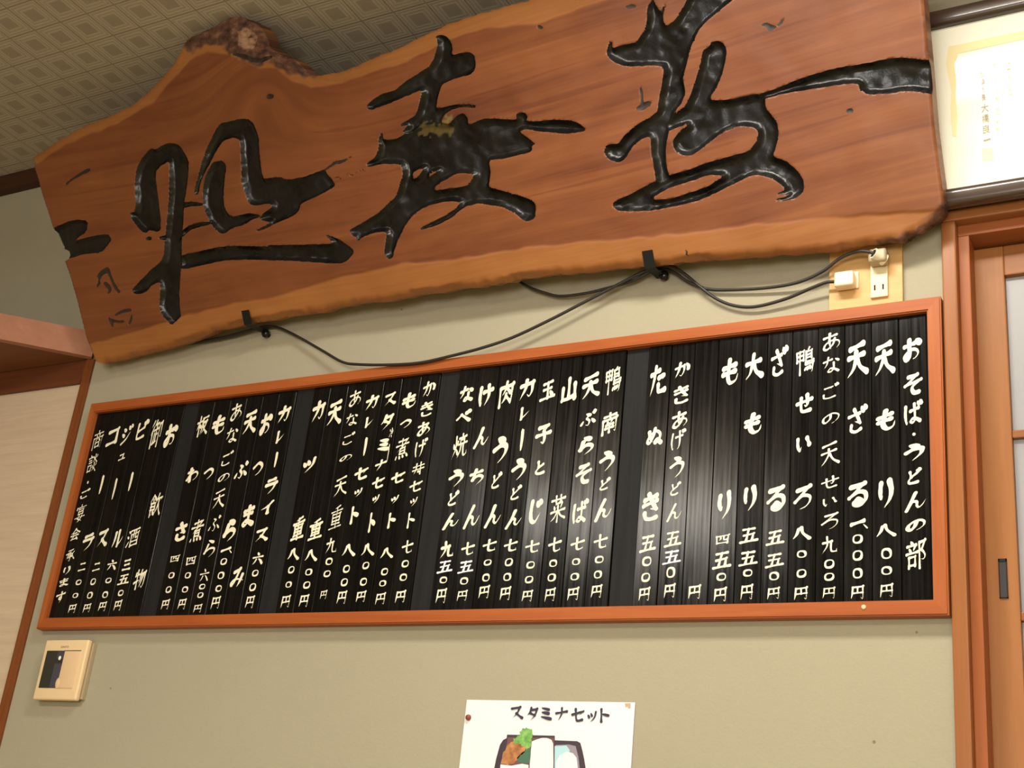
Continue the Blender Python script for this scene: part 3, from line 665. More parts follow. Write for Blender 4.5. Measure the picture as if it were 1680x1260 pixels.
# ------------------------------------------------------------------ menu board: 42 slats, each with its own writing
# one entry per slat from the right; each char with its top and bottom row in the picture
TXT = {
1: 'お549-596 そ609-653 ば654-700 ・710-715 う725-758 ど766-797 ん803-841 の851-872 部881-941',
2: '天554-623 も667-711 り780-838 八859-882 〇899-917 〇929-943 円957-980',
3: '天554-625 ざ661-715 る787-837 一852-863 、860-868 〇877-892 〇903-920 〇932-949 円960-983',
4: 'あ542-577 な581-616 ご627-656 の676-697 天721-768 せ779-803 い815-831 ろ840-871 九879-908 〇918-933 〇940-953 円963-982',
5: '鴨565-620 せ642-682 い713-743 ろ792-839 八863-887 〇903-915 〇934-948 円962-984',
6: 'ざ564-622 る793-844 五870-894 五908-931 〇938-952 円963-983',
7: '大573-629 も673-717 り792-842 五866-891 五904-928 〇934-946 円958-984',
8: 'も582-637 り801-856 四877-893 五905-933 〇940-953 円963-987',
9: '円959-983',
10: 'か590-620 き629-666 あ671-705 げ702-741 う745-787 ど789-815 ん823-857 五872-897 *五903-925 〇930-948 円957-981',
11: 'た592-653 ぬ697-736 き801-861 五878-906 〇913-929 〇940-955 円963-986',
13: '鴨598-651 南672-717 う736-776 ど782-806 ん814-858 七876-900 〇912-924 〇936-949 円959-981',
14: '天608-658 ぷ671-701 ら713-749 そ757-799 ば816-863 七881-903 〇916-927 〇940-952 円963-985',
15: '山613-665 菜806-863 七881-906 〇918-930 〇941-954 円964-987',
16: '玉621-660 子693-732 と752-782 じ813-864 七886-907 〇921-933 〇945-957 円968-987',
17: 'カ617-657 レ664-691 ー703-740 う748-791 ど794-822 ん833-869 七884-905 〇916-929 〇940-953 円962-985',
18: '肉619-673 う711-764 ど772-804 ん824-868 七884-905 〇918-928 〇941-954 円960-982',
19: 'け626-669 ん697-738 ち765-799 ん824-870 七889-911 *五920-940 〇947-959 円968-986',
20: 'な629-664 べ671-697 焼707-755 う767-801 ど803-832 ん839-870 九887-915 *五920-940 〇946-957 円965-990',
22: 'か622-652 き656-686 あ689-717 げ717-752 丼756-782 セ786-809 ッ815-832 ト837-869 七886-908 〇919-931 〇941-953 円968-989',
23: 'も641-673 つ687-703 煮715-757 セ772-795 ッ812-827 ト837-869 八898-917 〇932-944 〇952-962 円972-992',
24: 'ス642-668 タ676-707 ミ717-744 ナ752-773 セ780-804 ッ811-827 ト836-877 八891-913 〇922-934 〇948-961 円969-988 +冷700-720 +ー728-757',
25: 'カ645-673 レ681-703 ー717-748 セ764-790 ッ800-816 ト826-863 八892-914 〇927-940 〇949-962 円969-991',
26: 'あ637-669 な675-701 ご708-731 の746-757 天778-817 重825-872 九882-907 〇915-927 〇936-947 円968-983',
27: '天652-703 重847-889 八901-922 〇933-944 〇954-966 円975-996',
28: 'カ653-694 ツ749-777 重843-891 八899-920 〇929-941 〇954-964 円976-997',
30: 'カ662-695 レ703-729 ー741-767 ラ781-813 イ820-847 ス864-892 六906-927 〇935-946 〇957-970 円977-998',
31: 'お673-717 つ755-782 ま823-870 み927-967',
32: '天669-717 ぷ755-788 ら848-892 一898-905 、902-908 〇916-927 〇938-950 〇960-971 円978-999',
33: 'あ658-693 な698-730 ご738-766 の776-791 天799-838 ぷ844-874 ら882-918 六933-954 〇958-967 〇972-981 円991-1005',
34: 'も677-717 つ766-788 煮848-893 四913-927 〇939-949 〇962-972 円982-1000',
35: '板677-720 わ763-794 さ852-892 四911-922 〇939-949 〇962-973 円983-1000',
37: 'お690-737 飲805-852 物929-971',
38: '御682-741 酒864-901 三917-936 五942-959 〇968-978 円984-1002',
39: 'ビ686-724 ー774-806 ル865-902 六918-936 〇948-957 〇970-981 円987-1003',
40: 'ジ694-732 ュ743-756 ー784-820 ス865-902 二923-937 〇949-960 〇971-982 円990-1005',
41: 'コ699-734 ー779-811 ラ872-906 二923-937 〇951-960 〇973-981 円991-1006',
42: '商702-741 談742-779 ・789-794 ご801-819 宴824-860 会864-889 承899-923 り928-944 ま947-964 す968-993',
}
THIN = {4, 26, 33, 10, 22, 42, 24}
WID = {'〇': 0.38, '円': 0.50, 'ー': 0.15, '・': 0.13, '、': 0.17, '一': 0.62, '八': 0.72, '五': 0.76, '七': 0.66, '九': 0.66, '四': 0.58, '六': 0.62, '二': 0.50, '三': 0.55, 'り': 0.56, 'い': 0.60, 'ト': 0.42, 'レ': 0.44, 'じ': 0.60, 'ッ': 0.44, 'つ': 0.62, 'ュ': 0.48, '・ ': 0.2, '重': 0.74, '天': 0.84, '大': 0.84, '鴨': 0.80, '山': 0.80, 'ル': 0.62, 'と': 0.48, 'ど': 0.52, 'く': 0.4}
PLAINTXT = {}
PITCH = 0.0400
def slat_x(k): return 1.7168 - PITCH * k
WRITTEN_GROUP = 'black menu strips in the wooden frame'
strip_objs = {}
rs = random.Random(4)
for k in range(1, 43):
    xc = slat_x(k); half = PITCH / 2 - 0.0004
    x0, x1 = max(xc - half, ix0 + 0.0003), min(xc + half, ix1 - 0.0003)
    blank = k not in TXT
    yf = YS + (0.0022 if blank else rs.uniform(-0.0007, 0.0007)); tl = 0 if blank else rs.uniform(-0.0006, 0.0006)
    mb = MB(); mb.box((x0, yf, Z0 + iz0 + 0.0004), (x1, -0.0034, Z0 + iz1 - 0.0004), 0.0006, 1)
    for v in mb.bm.verts:                       # a little twist, as slats lie in their groove
        if v.co.y < -0.006: v.co.y += tl * (v.co.x - xc) / half
    o = mb.build('menu_strip', M['blank_slat'] if blank else M['slat'])
    strip_objs[k] = o
    if blank: continue
    items = TXT[k].split(); word = ''; V, F = [], []; V2, F2 = [], []
    for q, it in enumerate(items):
        alt = it[0] == '*'; small = it[0] == '+'
        if alt or small: it = it[1:]
        ch = it[0]; a, b = [float(t) for t in it[1:].split('-')]
        word += ch if not small else ''
        xo = xc
        if small: xo = xc + 0.0125
        za, zb2 = z_at(xo, yf, a), z_at(xo, yf, b); zc, hh = (za + zb2) / 2, abs(za - zb2)
        bold = 0.046 if k not in THIN else 0.022
        if ch in '鴨焼談煮御飲酒商宴重菜部物板承': bold *= 0.55
        if ch == '〇': G = ring(k * 31 + q)
        elif ch == 'ー': G = bar(q)
        elif ch in '・': G = blob(q)
        elif ch in STROKES: G = brush(ch, 0.66 if k in (4, 26, 33) else 0.88 if k in (10, 22, 42) else 0.78 if ch == '円' else 0.95 if ch in '七八九五四六二三' else 1.12, (k * 7 + q) % 5)
        else: G = glyph(ch, bold, (k * 7 + q) % 3)
        ww = WID.get(ch, 0.76) * 0.94 * PITCH * (0.88 if k in THIN and ch not in '〇円八五' else 1.0) * rs.uniform(0.95, 1.05)
        if k == 26 and ch == '円': ww *= 0.7
        if small: ww *= 0.30 if ch != 'ー' else 0.35
        if ch == 'ッ' : ww *= 0.95
        if ch == '、': xo = xc + 0.011
        sh_ = 0.05 if ch in '〇ー円・、' else (0.10 if ch in '五四三二六七八九' else 0.22)
        lean = 0.0
        TV, TF = (V2, F2) if alt else (V, F)
        base = len(TV)
        for (gx, gy) in G[0]:
            X = xo + gx * ww + lean * gy * hh
            Zz = zc + gy * hh * (1 - 0.18 * (sh_ > 0.1)) + sh_ * gx * ww
            X = min(max(X, x0 + 0.0004), x1 - 0.0004)
            TV.append((X, yf + tl * (X - xc) / half - 0.00035, Zz))
        TF += [tuple(base + i for i in t) for t in G[1]]
    pymesh('lettering', V, F, M['white_paint'], o)
    if V2: pymesh('lettering', V2, F2, M['chalk_white'], o)['label'] = 'repainted whiter numeral'
    PLAINTXT[k] = word
for k, o in strip_objs.items():
    if k in PLAINTXT:
        if k == 9: lab = 'black menu strip blank but for one 円 sign at its foot'
        elif k == 1: lab = 'black heading strip at the right end reading おそば・うどんの部'
        else: lab = 'black menu strip with white brush writing ' + PLAINTXT[k]
    else:
        a, b = PLAINTXT.get(k + 1, ''), PLAINTXT.get(k - 1, '')
        lab = 'blank dark grey strip between the strips %s and %s' % (a, b)
    tag(o, lab, 'menu strip', WRITTEN_GROUP)

# ------------------------------------------------------------------ the big carved slab, leaning out from the wall
TH = math.radians(26.0)
N_ = np.array([0, math.cos(TH), math.sin(TH)])        # into the slab
UP = np.array([0, -math.sin(TH), math.cos(TH)])
P0 = np.array([0, -0.075, Z0 + 0.62]); TK = 0.042
def slab_uv(px):
    q = hit(px, N_, P0 @ N_); return np.c_[q[:, 0], (q - P0) @ UP]
def slab_pt(u, v, w):
    return P0 + np.outer(u, [1, 0, 0]) + np.outer(v, UP) - np.outer(w, N_)
def S(s, ox=0, oy=0, k=1.0):                          # trace: picture points -> slab plane
    p = np.array([float(t) for t in s.replace(',', ' ').split()]).reshape(-1, 2)
    return slab_uv(np.c_[ox + p[:, 0] / k, oy + p[:, 1] / k])
def chaikin(P, n=1, q=0.22, closed=True):
    for _ in range(n):
        Q = []
        m = len(P)
        for i in range(m if closed else m - 1):
            a, b = P[i], P[(i + 1) % m]
            Q += [a * (1 - q) + b * q, a * q + b * (1 - q)]
        P = np.array(Q)
    return P
top = S('50,257 67,247 100,227 133,207 180,188 220,167 253,137 280,107 293,84 303,63 318,56 333,50 353,38 370,30 384,27 397,28 408,33 417,37 425,44 430,50 436,64 440,77 452,86 467,93 483,100 492,110 499,119 513,123 532,122 552,118 590,103 629,86 667,70 720,44 760,28 853,2 950,-28 1100,-75 1300,-128 1494,-175')
right = S('1500,-120 1509,-45 1515,0 1520,55 1524,100 1528,150 1533,210 1540,265 1547,318 1549,335')
bot = S('1547,350 1538,362 1512,377 1491,389 1478,396 1434,402 1393,407 1346,416 1300,417 1220,423 1140,428 1081,434 1051,438 1004,441 969,446 929,450 902,452 858,458 840,461 800,468 760,473 677,485 627,495 575,499 530,511 473,518 430,527 394,532 344,544 330,551 267,573 200,590 167,596')
left = S('155,592 140,553 127,500 113,450 105,428 112,425 109,413 101,408 97,400 85,370 75,340 68,318 60,290 53,268')
def rough(P, amp, seed, step=0.006):
    out = []
    for i in range(len(P) - 1):
        n = max(1, int(np.linalg.norm(P[i + 1] - P[i]) / step))
        for k in range(n): out.append(P[i] + (P[i + 1] - P[i]) * k / n)
    out = np.array(out + [P[-1]])
    out[:, 1] += amp * (vnoise(out[:, 0], out[:, 1] * 0, seed, 70) - 0.5) * 2 + amp * 0.6 * (vnoise(out[:, 0], out[:, 1] * 0, seed + 1, 190) - 0.5) * 2
    return out
bot = rough(bot, 0.0018, 3); top = rough(top, 0.0012, 7)
OUT = np.vstack([top, right, bot, left])
HEART = np.vstack([S('56,272 110,236 190,204 250,170 285,128 312,98 340,84 380,92 424,112 452,112 480,132 510,144 560,138 627,113 667,101 693,87 740,63 793,47 880,38 960,12 1060,-20 1200,-60 1494,-130'),
                   S('1560,-60 1575,345 1537,347 1470,350 1410,353 1353,357 1253,367 1120,384 1040,391 960,397 860,407 767,423 660,433 560,453 480,477 440,489 383,497 300,518 233,540 167,560 130,566')])
BARK = [chaikin(S('296,75 306,58 340,42 372,25 400,20 430,45 446,80 480,95 505,118 514,128 498,124 470,120 452,106 436,98 424,112 408,100 388,98 372,82 352,74 330,76 312,88'), 1),
        S('1528,-10 1518,20 1522,60 1527,110 1532,160 1541,255 1550,330 1530,352 1500,372 1470,390 1440,396 1440,410 1500,402 1575,360 1570,200 1550,50')]
KNOT = chaikin(S('392,52 404,44 416,52 422,66 414,80 400,82 394,74 388,62'), 1)
MOSS = chaikin(S('640,150 690,110 760,130 810,120 850,60 900,65 915,120 890,200 800,215 720,190 620,215', 560, 180, 5.039), 1)
def A(s): return S(s, 200, 180, 6)
def B(s): return S(s, 980, 0, 6)
def D(s): return S(s, 980, 150, 4.6667)
def T5(s): return S(s, 560, 180, 5.039)
V_ = np.vstack
CHARS = []
# left character
CHARS.append(dict(name='carved_character', deep=0.0085, label='left carved character painted black', polys=[
 A('75,1015 120,1005 135,950 130,850 125,720 140,580 200,470 255,405 290,380 330,394 400,345 490,325 560,345 620,430 660,510 655,620 640,750 620,880 612,960 605,1060 600,1160 590,1260 588,1420 580,1590 565,1760 570,1920 583,2030 545,2060 490,2125 430,2070 385,2010 365,1920 375,1810 378,1695 300,1720 245,1790 170,1818 100,1805 95,1770 180,1680 280,1580 390,1490 415,1400 415,1270 430,1200 445,1050 455,900 465,700 465,510 430,520 335,590 335,700 350,830 370,980 380,1100 380,1180 340,1205 270,1180 240,1215 190,1200 120,1110 90,1070'),
 V_([A('560,1435 760,1395 900,1360 1080,1335 1280,1345 1480,1345'), S('0,1070 300,1065 600,1060 890,1055 1040,1045 980,990 930,947 1010,960 1130,1020 1240,1100 1270,1145 1200,1235 1160,1262', 400, 250, 7), S('556,433 480,428 440,427'), A('1200,1475 1000,1485 800,1530 560,1582')]),
 V_([A('712,835 712,800 740,690 780,530 830,380 890,260 960,135 1040,120 1180,85 1250,95 1300,140 1340,250 1355,400 1365,550 1385,660 1400,685'), S('240,300 400,280 500,315 680,285 850,222 930,195 960,260 1015,310 1050,385 980,430 830,510 650,590 640,650 590,720 430,790 330,830 210,895 115,910 200,865 320,805 200,780 180,750 230,690 330,630 300,585 130,615 60,590 10,470', 400, 250, 7), A('1195,770 1175,720 1175,560 1165,400 1160,290 1100,275 1000,300 930,400 870,520 800,650 770,740 755,835')]),
 A('900,510 1000,500 1030,560 1010,680 1000,800 1000,940 1040,1030 1110,1055 1240,1015 1340,1030 1372,1052 1290,1078 1200,1135 1080,1165 1000,1230 940,1200 870,1120 850,1070 800,950 795,800 810,690 850,590'),
 A('590,910 700,903 800,920 800,945 700,950 590,972'),
 A('585,1195 650,1140 760,1110 870,1100 885,1125 780,1150 680,1180 585,1265'),
 A('225,1268 260,1245 295,1260 285,1285 235,1285'), A('345,1258 430,1230 440,1282 390,1282')], holes=[]))
# middle character
CHARS.append(dict(name='carved_character', deep=0.0085, label='middle carved character painted black', polys=[
 S('805,120 850,98 910,115 960,170 975,220 968,305 1050,285 1120,268 1180,290 1203,350 1200,440 1150,500 1060,515 960,550 870,590 840,680 820,760 815,828 900,812 1000,787 1150,787 1205,795 1190,825 1100,812 990,828 920,865 870,930 870,1010 700,1010 620,1040 540,1090 470,1060 545,985 440,1010 480,970 560,930 620,880 640,800 665,700 670,640 560,690 440,740 350,780 250,815 160,850 125,800 180,745 270,685 400,655 500,570 640,480 760,400 800,310 825,220 825,160', 580, 40, 6),
 V_([T5('205,458 212,436 280,400 312,300 305,250 322,198 342,190 340,248 450,245 520,200 545,180 600,150 640,110 780,100 890,120 925,75 970,35 1010,28 1045,70 1048,130 1150,80 1210,72'),
     S('430,215 540,205 700,215 770,218 760,165 800,143 850,150 870,190 860,228 960,237 1100,215 1280,220 1380,250 1440,305 1435,330 1350,350 1250,355 1100,345 960,330 850,310 790,335 830,360 960,460 915,470 920,520 890,545 740,575 620,605 490,615 510,700 505,800 490,882 620,915 760,955 890,995 950,1045 955,1110 948,1190 860,1225 820,1200 720,1120 600,1070 450,1050 370,1040 320,1062', 720, 160, 6),
     T5('1030,795 900,900 780,962 648,996 640,988 700,950 830,890 940,820 990,762 860,757 700,800 600,862 530,950 470,1070 440,1150 430,1215 395,1240 355,1200 360,1120 380,1010 290,1012 160,1060 145,1085 120,1082 125,1055 80,1035 65,990 170,940 310,850 400,760 450,720 490,600 510,520 490,452 420,447 310,452 230,477')])],
 holes=[T5('755,668 800,610 900,560 960,522 1100,530 1070,590 1040,628 900,652'), T5('590,525 640,492 680,485 640,548 592,580'), T5('722,540 770,510 792,506 760,532 728,552')]))
# right character with the long crack
CHARS.append(dict(name='carved_character', deep=0.0095, label='right carved character with a long black cleft to the edge', polys=[
 V_([B('90,500 120,405 145,410 148,482 250,437 380,420 430,340 480,260 488,160 490,60 540,-10 556,5 580,60 622,118 650,60 672,20 665,80 648,140 648,210 680,257 760,200 830,90 880,0 920,-90 960,-160 1100,-260 1300,-300 1500,-200 1450,-100 1330,0 1200,110 1060,220 990,310 920,470 880,620 840,760 855,830 868,920 830,1010 760,1105'),
     D('590,165 545,300 525,420 525,560 570,690 440,740 445,690 440,640 430,570 410,450 408,345 340,362 270,422 210,520 160,545 90,525 50,470 60,415 100,402 160,402 200,340 290,260 400,200 450,160'),
     B('590,1090 610,950 640,800 655,652 500,645 380,655 270,650 180,620 100,560')]),
 V_([B('1050,490 1112,445 1115,412 1190,395 1250,430 1278,500 1260,620 1220,760 1170,870 1110,960 1130,992 1300,980 1500,935 1640,910'),
     S('0,475 140,430 250,385 440,310 670,250 900,215 1060,180 1220,168 1320,185 1410,185 1470,240 1490,330 1470,480 1440,470 1330,450 1200,440 1060,465 900,470 840,430 840,380 700,387 480,422 250,457 75,500', 1240, 60, 4.941),
     D('1285,65 1290,130 1370,220 1390,320 1370,430 1340,500 1430,525 1530,600 1585,690 1580,770 1520,820 1400,840 1350,825 1450,807 1460,790 1360,790 1440,755 1400,705 1320,660 1220,635 1140,660 1000,730 800,830 600,880 400,915 180,920 120,890 120,850 160,825 250,790 300,760 430,690 545,640 700,600 820,550 1000,500 1160,460 1220,380 1235,310 1200,272 1080,265 960,310 870,382 800,440 720,490 660,495 600,460 570,390 620,310 700,252 620,272 530,310 480,240 590,165'),
     B('800,1090 870,1040 905,960 960,800 1010,640 1035,520')])],
 holes=[D('400,830 520,750 700,692 860,637 960,642 935,672 840,730 660,790 560,822')]))
# small marks: writer's signature, painted end cleft, dashes
def Q(s): return S(s, 70, 340, 4.846)
CHARS.append(dict(name='signature', deep=0.002, label='small brown written signature', mat='ink', polys=[
 Q('428,548 465,500 515,473 532,488 552,560 588,630 622,672 602,688 570,650 535,570 512,520 470,548 452,590 468,600 437,642 426,625 448,572'),
 Q('480,598 505,588 534,618 552,650 540,680 512,692 526,660 500,632'),
 Q('568,855 620,820 690,803 707,815 702,830 640,838 578,868'), Q('705,845 716,870 702,920 678,943 694,880'),
 Q('513,855 532,880 600,903 650,900 656,915 610,922 562,912 562,960 545,945 528,898')], holes=[]))
CHARS.append(dict(name='painted_cleft', deep=0.006, label='black painted cleft at the left end', sm=1, polys=[
 Q('60,175 240,98 362,105 350,195 240,272 400,225 520,213 550,255 520,300 470,362 340,370 212,408 165,400 120,330')], holes=[]))
CHARS.append(dict(name='wood_mark', deep=0.003, label='dark gouges and peg holes in the wood', mat='ink', polys=[
 S('735,445 780,400 880,330 1000,255 1040,260 1030,290 900,350 800,410 760,452', 0, 240, 7),
 B('412,850 432,842 455,950 455,1012 510,990 535,1000 520,1040 450,1085 385,1087 380,1060 432,1028'),
 B('270,62 300,48 345,40 380,50 372,74 330,88 285,84'), B('232,365 250,355 256,375 240,400'),
 S('436,158 440,154 447,154 450,158 446,163 439,163'), S('1387,182 1391,178 1398,178 1401,182 1397,186 1390,186'),
 S('880,44 884,40 892,45 890,48 884,48'), S('1247,42 1258,36 1266,40 1274,44 1280,34 1286,30 1283,40 1270,48 1262,54 1258,44'),
 S('850,226 930,190 1010,130 1030,108 1110,92 1230,55 1240,62 1140,118 1090,140 1050,135 960,200 870,232', 400, 250, 7),
 S('1015,308 1200,255 1400,195 1405,202 1200,268 1020,320', 400, 250, 7),
 S('380,90 384,86 400,88 420,96 440,92 452,90 440,98 424,104 408,100 394,94'),
 S('1126,405 1128,405 1128,428 1125,428')], holes=[]))

def poly_sdf(P, U, Vv, far):
    res = np.full(U.shape, far)
    lo, hi = P.min(0) - far, P.max(0) + far
    i0, i1 = np.searchsorted(gu, [lo[0], hi[0]]); j0, j1 = np.searchsorted(gv, [lo[1], hi[1]])
    if i1 <= i0 or j1 <= j0: return res
    u, v = U[i0:i1, j0:j1], Vv[i0:i1, j0:j1]
    d = np.minimum(seg_dist(u, v, P, np.roll(P, -1, 0)), far)
    res[i0:i1, j0:j1] = np.where(inside(u, v, P), -d, d)
    return res
def open_dist(P, U, Vv, far):
    res = np.full(U.shape, far); q = P
    lo, hi = q.min(0) - far, q.max(0) + far
    for a in range(0, len(q) - 1, 12):
        s = q[a:a + 13]; l, h = s.min(0) - far, s.max(0) + far
        i0, i1 = np.searchsorted(gu, [l[0], h[0]]); j0, j1 = np.searchsorted(gv, [l[1], h[1]])
        if i1 <= i0 or j1 <= j0: continue
        res[i0:i1, j0:j1] = np.minimum(res[i0:i1, j0:j1], seg_dist(U[i0:i1, j0:j1], Vv[i0:i1, j0:j1], s[:-1], s[1:]))
    return res
HG = 0.0020
gu = np.arange(OUT[:, 0].min() - 3 * HG, OUT[:, 0].max() + 3 * HG, HG); gv = np.arange(OUT[:, 1].min() - 3 * HG, OUT[:, 1].max() + 3 * HG, HG)
GU, GV = np.meshgrid(gu, gv, indexing='ij')
sd_out = poly_sdf(OUT, GU, GV, 0.5)
GUm, GVm = GU.copy(), GV.copy()
def snap(sd, w=0.62):
    gx, gy = np.gradient(sd, HG); g2 = gx * gx + gy * gy + 1e-9
    near = np.abs(sd) < w * HG
    GUm[near] -= (sd * gx / g2)[near]; GVm[near] -= (sd * gy / g2)[near]
    return near
owner = np.zeros(GU.shape, int) ; SDC = []
for c in CHARS:
    s = np.full(GU.shape, 0.02)
    for P in c['polys']:
        if len(P) >= 3: s = np.minimum(s, poly_sdf(chaikin(P, c.get('sm', 2), 0.2) if len(P) > 6 else chaikin(P, 1), GU, GV, 0.02))
    for P in c['holes']: s = np.maximum(s, -poly_sdf(chaikin(P, 1), GU, GV, 0.02))
    s = s + 0.0011 * (vnoise(GU, GV, 41, 160) - 0.5)
    SDC.append(s)
n0 = snap(sd_out)
snapped = n0.copy(); s0 = np.zeros(GU.shape)
zero = [n0]
for s in SDC:
    free = np.where(snapped, 1.0, s); near = (np.abs(free) < 0.62 * HG)
    gx, gy = np.gradient(s, HG); g2 = gx * gx + gy * gy + 1e-9
    GUm[near] -= (s * gx / g2)[near]; GVm[near] -= (s * gy / g2)[near]
    snapped |= near; zero.append(near)
# height of the front surface
d_bot, d_top = open_dist(bot, GU, GV, 0.05), open_dist(np.vstack([left[-1:], top]), GU, GV, 0.05)
d_end = np.minimum(open_dist(left, GU, GV, 0.02), open_dist(np.vstack([top[-1:], right, bot[:1]]), GU, GV, 0.02))
def bevel(d, wd, dp):
    q = np.clip(1 - d / wd, 0, 1); return dp * (1 - np.sqrt(np.clip(1 - q * q, 0, 1)))
bark = np.zeros(GU.shape)
for P in BARK: bark = np.maximum(bark, np.clip(0.5 - poly_sdf(P, GU, GV, 0.03) / 0.006 + 1.6 * (vnoise(GU, GV, 61, 90) - 0.5), 0, 1))
heart = np.clip(0.5 - (poly_sdf(HEART, GU, GV, 0.05) + 0.004 * (vnoise(GU, GV, 71, 40) - 0.5)) / 0.004, 0, 1)
knot = np.clip(0.5 - poly_sdf(KNOT, GU, GV, 0.02) / 0.004 + 1.8 * (vnoise(GU, GV, 78, 160) - 0.5), 0, 1)
moss = np.clip(0.5 - poly_sdf(MOSS, GU, GV, 0.02) / 0.006 + 3.4 * (vnoise(GU, GV, 77, 170) - 0.55), 0, 1)
hz = -bevel(d_bot, 0.016, 0.014) - bevel(d_top, 0.014, 0.010) - bevel(d_end, 0.006, 0.005)
hz += 0.0025 * (vnoise(GU, GV, 81, 6) - 0.5) * 2 * (1 - heart) + 0.0012 * (vnoise(GU, GV, 82, 30) - 0.5)
hz += bark * (0.006 * (vnoise(GU, GV, 83, 45) - 0.5) + 0.004 * (vnoise(GU, GV, 84, 120) - 0.5))
edge_chip = np.clip(1 - d_bot / 0.010, 0, 1) * np.clip(vnoise(GU, GV * 0.3, 85, 26) - 0.62, 0, 1) * 10
hz -= 0.006 * np.clip(edge_chip, 0, 1)
own = np.zeros(GU.shape, int)
for k, (c, s) in enumerate(zip(CHARS, SDC)):
    i = np.clip(-s, 0, 0.02); q = np.clip(i / 0.011, 0, 1)
    dep = c['deep'] * np.sin(q * math.pi / 2) * (0.72 + 0.5 * vnoise(GU, GV, 90 + k, 24))
    dep += np.where(i > 0, np.clip(i / 0.004, 0, 1) * 0.0022 * (vnoise(GU, GV, 95 + k, 75) - 0.4) * (c['deep'] > 0.004), 0)
    hz -= np.clip(dep, 0, 0.012)
# split the grid faces: wood, each carved part
nU, nV = GU.shape
idx = np.arange(nU * nV).reshape(nU, nV)
Fq = np.stack([idx[:-1, :-1], idx[1:, :-1], idx[1:, 1:], idx[:-1, 1:]], -1).reshape(-1, 4)
def fmean(s, near):
    t = np.where(near, 0.0, s).ravel(); return t[Fq].sum(1)
in_slab = fmean(sd_out, zero[0]) < 0
fown = np.full(len(Fq), -1)
for k, s in enumerate(SDC): fown[(fmean(s, zero[k + 1]) < -1e-9) & (fown < 0)] = k
XYZ = slab_pt(GUm.ravel(), GVm.ravel(), hz.ravel())
SLOC = np.array([float(slab_pt([0.8], [-0.03], [0])[0][0]), -0.03, float(Z0 + 0.56)])
def grid_part(name, sel, mat, parent, attrs=False):
    f = Fq[sel]; used, inv = np.unique(f, return_inverse=True); f = inv.reshape(-1, 4)
    co = XYZ[used] - (SLOC if parent is None else 0)
    ex_v, ex_f = [], []
    if parent is None:                                # side walls and back of the slab
        d_ = {}
        inside_all = Fq[in_slab]; u2, inv2 = np.unique(inside_all, return_inverse=True)
        e = np.concatenate([inside_all[:, [0, 1]], inside_all[:, [1, 2]], inside_all[:, [2, 3]], inside_all[:, [3, 0]]])
        ek = np.sort(e, 1); key = ek[:, 0].astype(np.int64) * (nU * nV) + ek[:, 1]
        uq, first, cnt = np.unique(key, return_index=True, return_counts=True); be = e[first[cnt == 1]]
        bv = np.unique(be); n0_ = len(co)
        m1 = {int(v): n0_ + i for i, v in enumerate(bv)}; m2 = {int(v): n0_ + len(bv) + i for i, v in enumerate(bv)}
        rim = XYZ[bv] - SLOC
        bu, bvv = GUm.ravel()[bv], GVm.ravel()[bv]
        bb = slab_pt(bu, bvv, np.full(len(bv), -TK)) - SLOC
        ex_v = np.vstack([rim, bb])
        ex_f = [(m1[int(b)], m1[int(a)], m2[int(a)], m2[int(b)]) for a, b in be]
        nxt = {int(a): int(b) for a, b in be}; st = next(iter(nxt)); loop = [st]
        while nxt[loop[-1]] != st and len(loop) < len(nxt) + 2: loop.append(nxt[loop[-1]])
        ex_f.append(tuple(m2[v] for v in loop))
        co = np.vstack([co, ex_v]); used = np.concatenate([used, bv, bv])
    me = bpy.data.meshes.new(name)
    faces = f.tolist() + [list(t) for t in ex_f]
    me.from_pydata(co.tolist(), [], faces)
    me.materials.append(mat)
    me.polygons.foreach_set('use_smooth', [True] * len(f) + [False] * len(ex_f)); 
    if attrs:
        for nm, arr in (('heart', heart), ('bark', bark), ('moss', moss), ('knot', knot)):
            at = me.attributes.new(nm, 'FLOAT', 'POINT'); vals = arr.ravel()[used].astype(np.float32)
            at.data.foreach_set('value', vals)
        at = me.attributes.new('grain', 'FLOAT_VECTOR', 'POINT')
        u, v = GU.ravel()[used], GV.ravel()[used]
        v2 = v + 0.020 * (vnoise(u, v, 51, 2.2) - 0.5) + 0.030 * np.sin(u * 2.2 + 0.5)
        kn = np.exp(-(((u - 0.52) / 0.10) ** 2 + ((v - 0.40) / 0.09) ** 2)); v2 = v2 - 0.10 * kn
        at.data.foreach_set('vector', np.stack([u, v2, np.zeros_like(u)], 1).astype(np.float32).ravel())
    o = bpy.data.objects.new(name, me)
    return link(o, parent, Vector(SLOC) if parent is None else (0, 0, 0))
slab = grid_part('sign_slab', in_slab & ((fown < 0)), M['slab'], None, True)
tag(slab, 'big live-edge slab of reddish wood carved with three black brush characters', 'wooden sign')
for k, c in enumerate(CHARS):
    sel = in_slab & (fown == k)
    if sel.any():
        o = grid_part(c['name'], sel, M[c.get('mat', 'lacquer')], slab, c.get('mat') is None and k == 1)
        o['label'] = c['label']

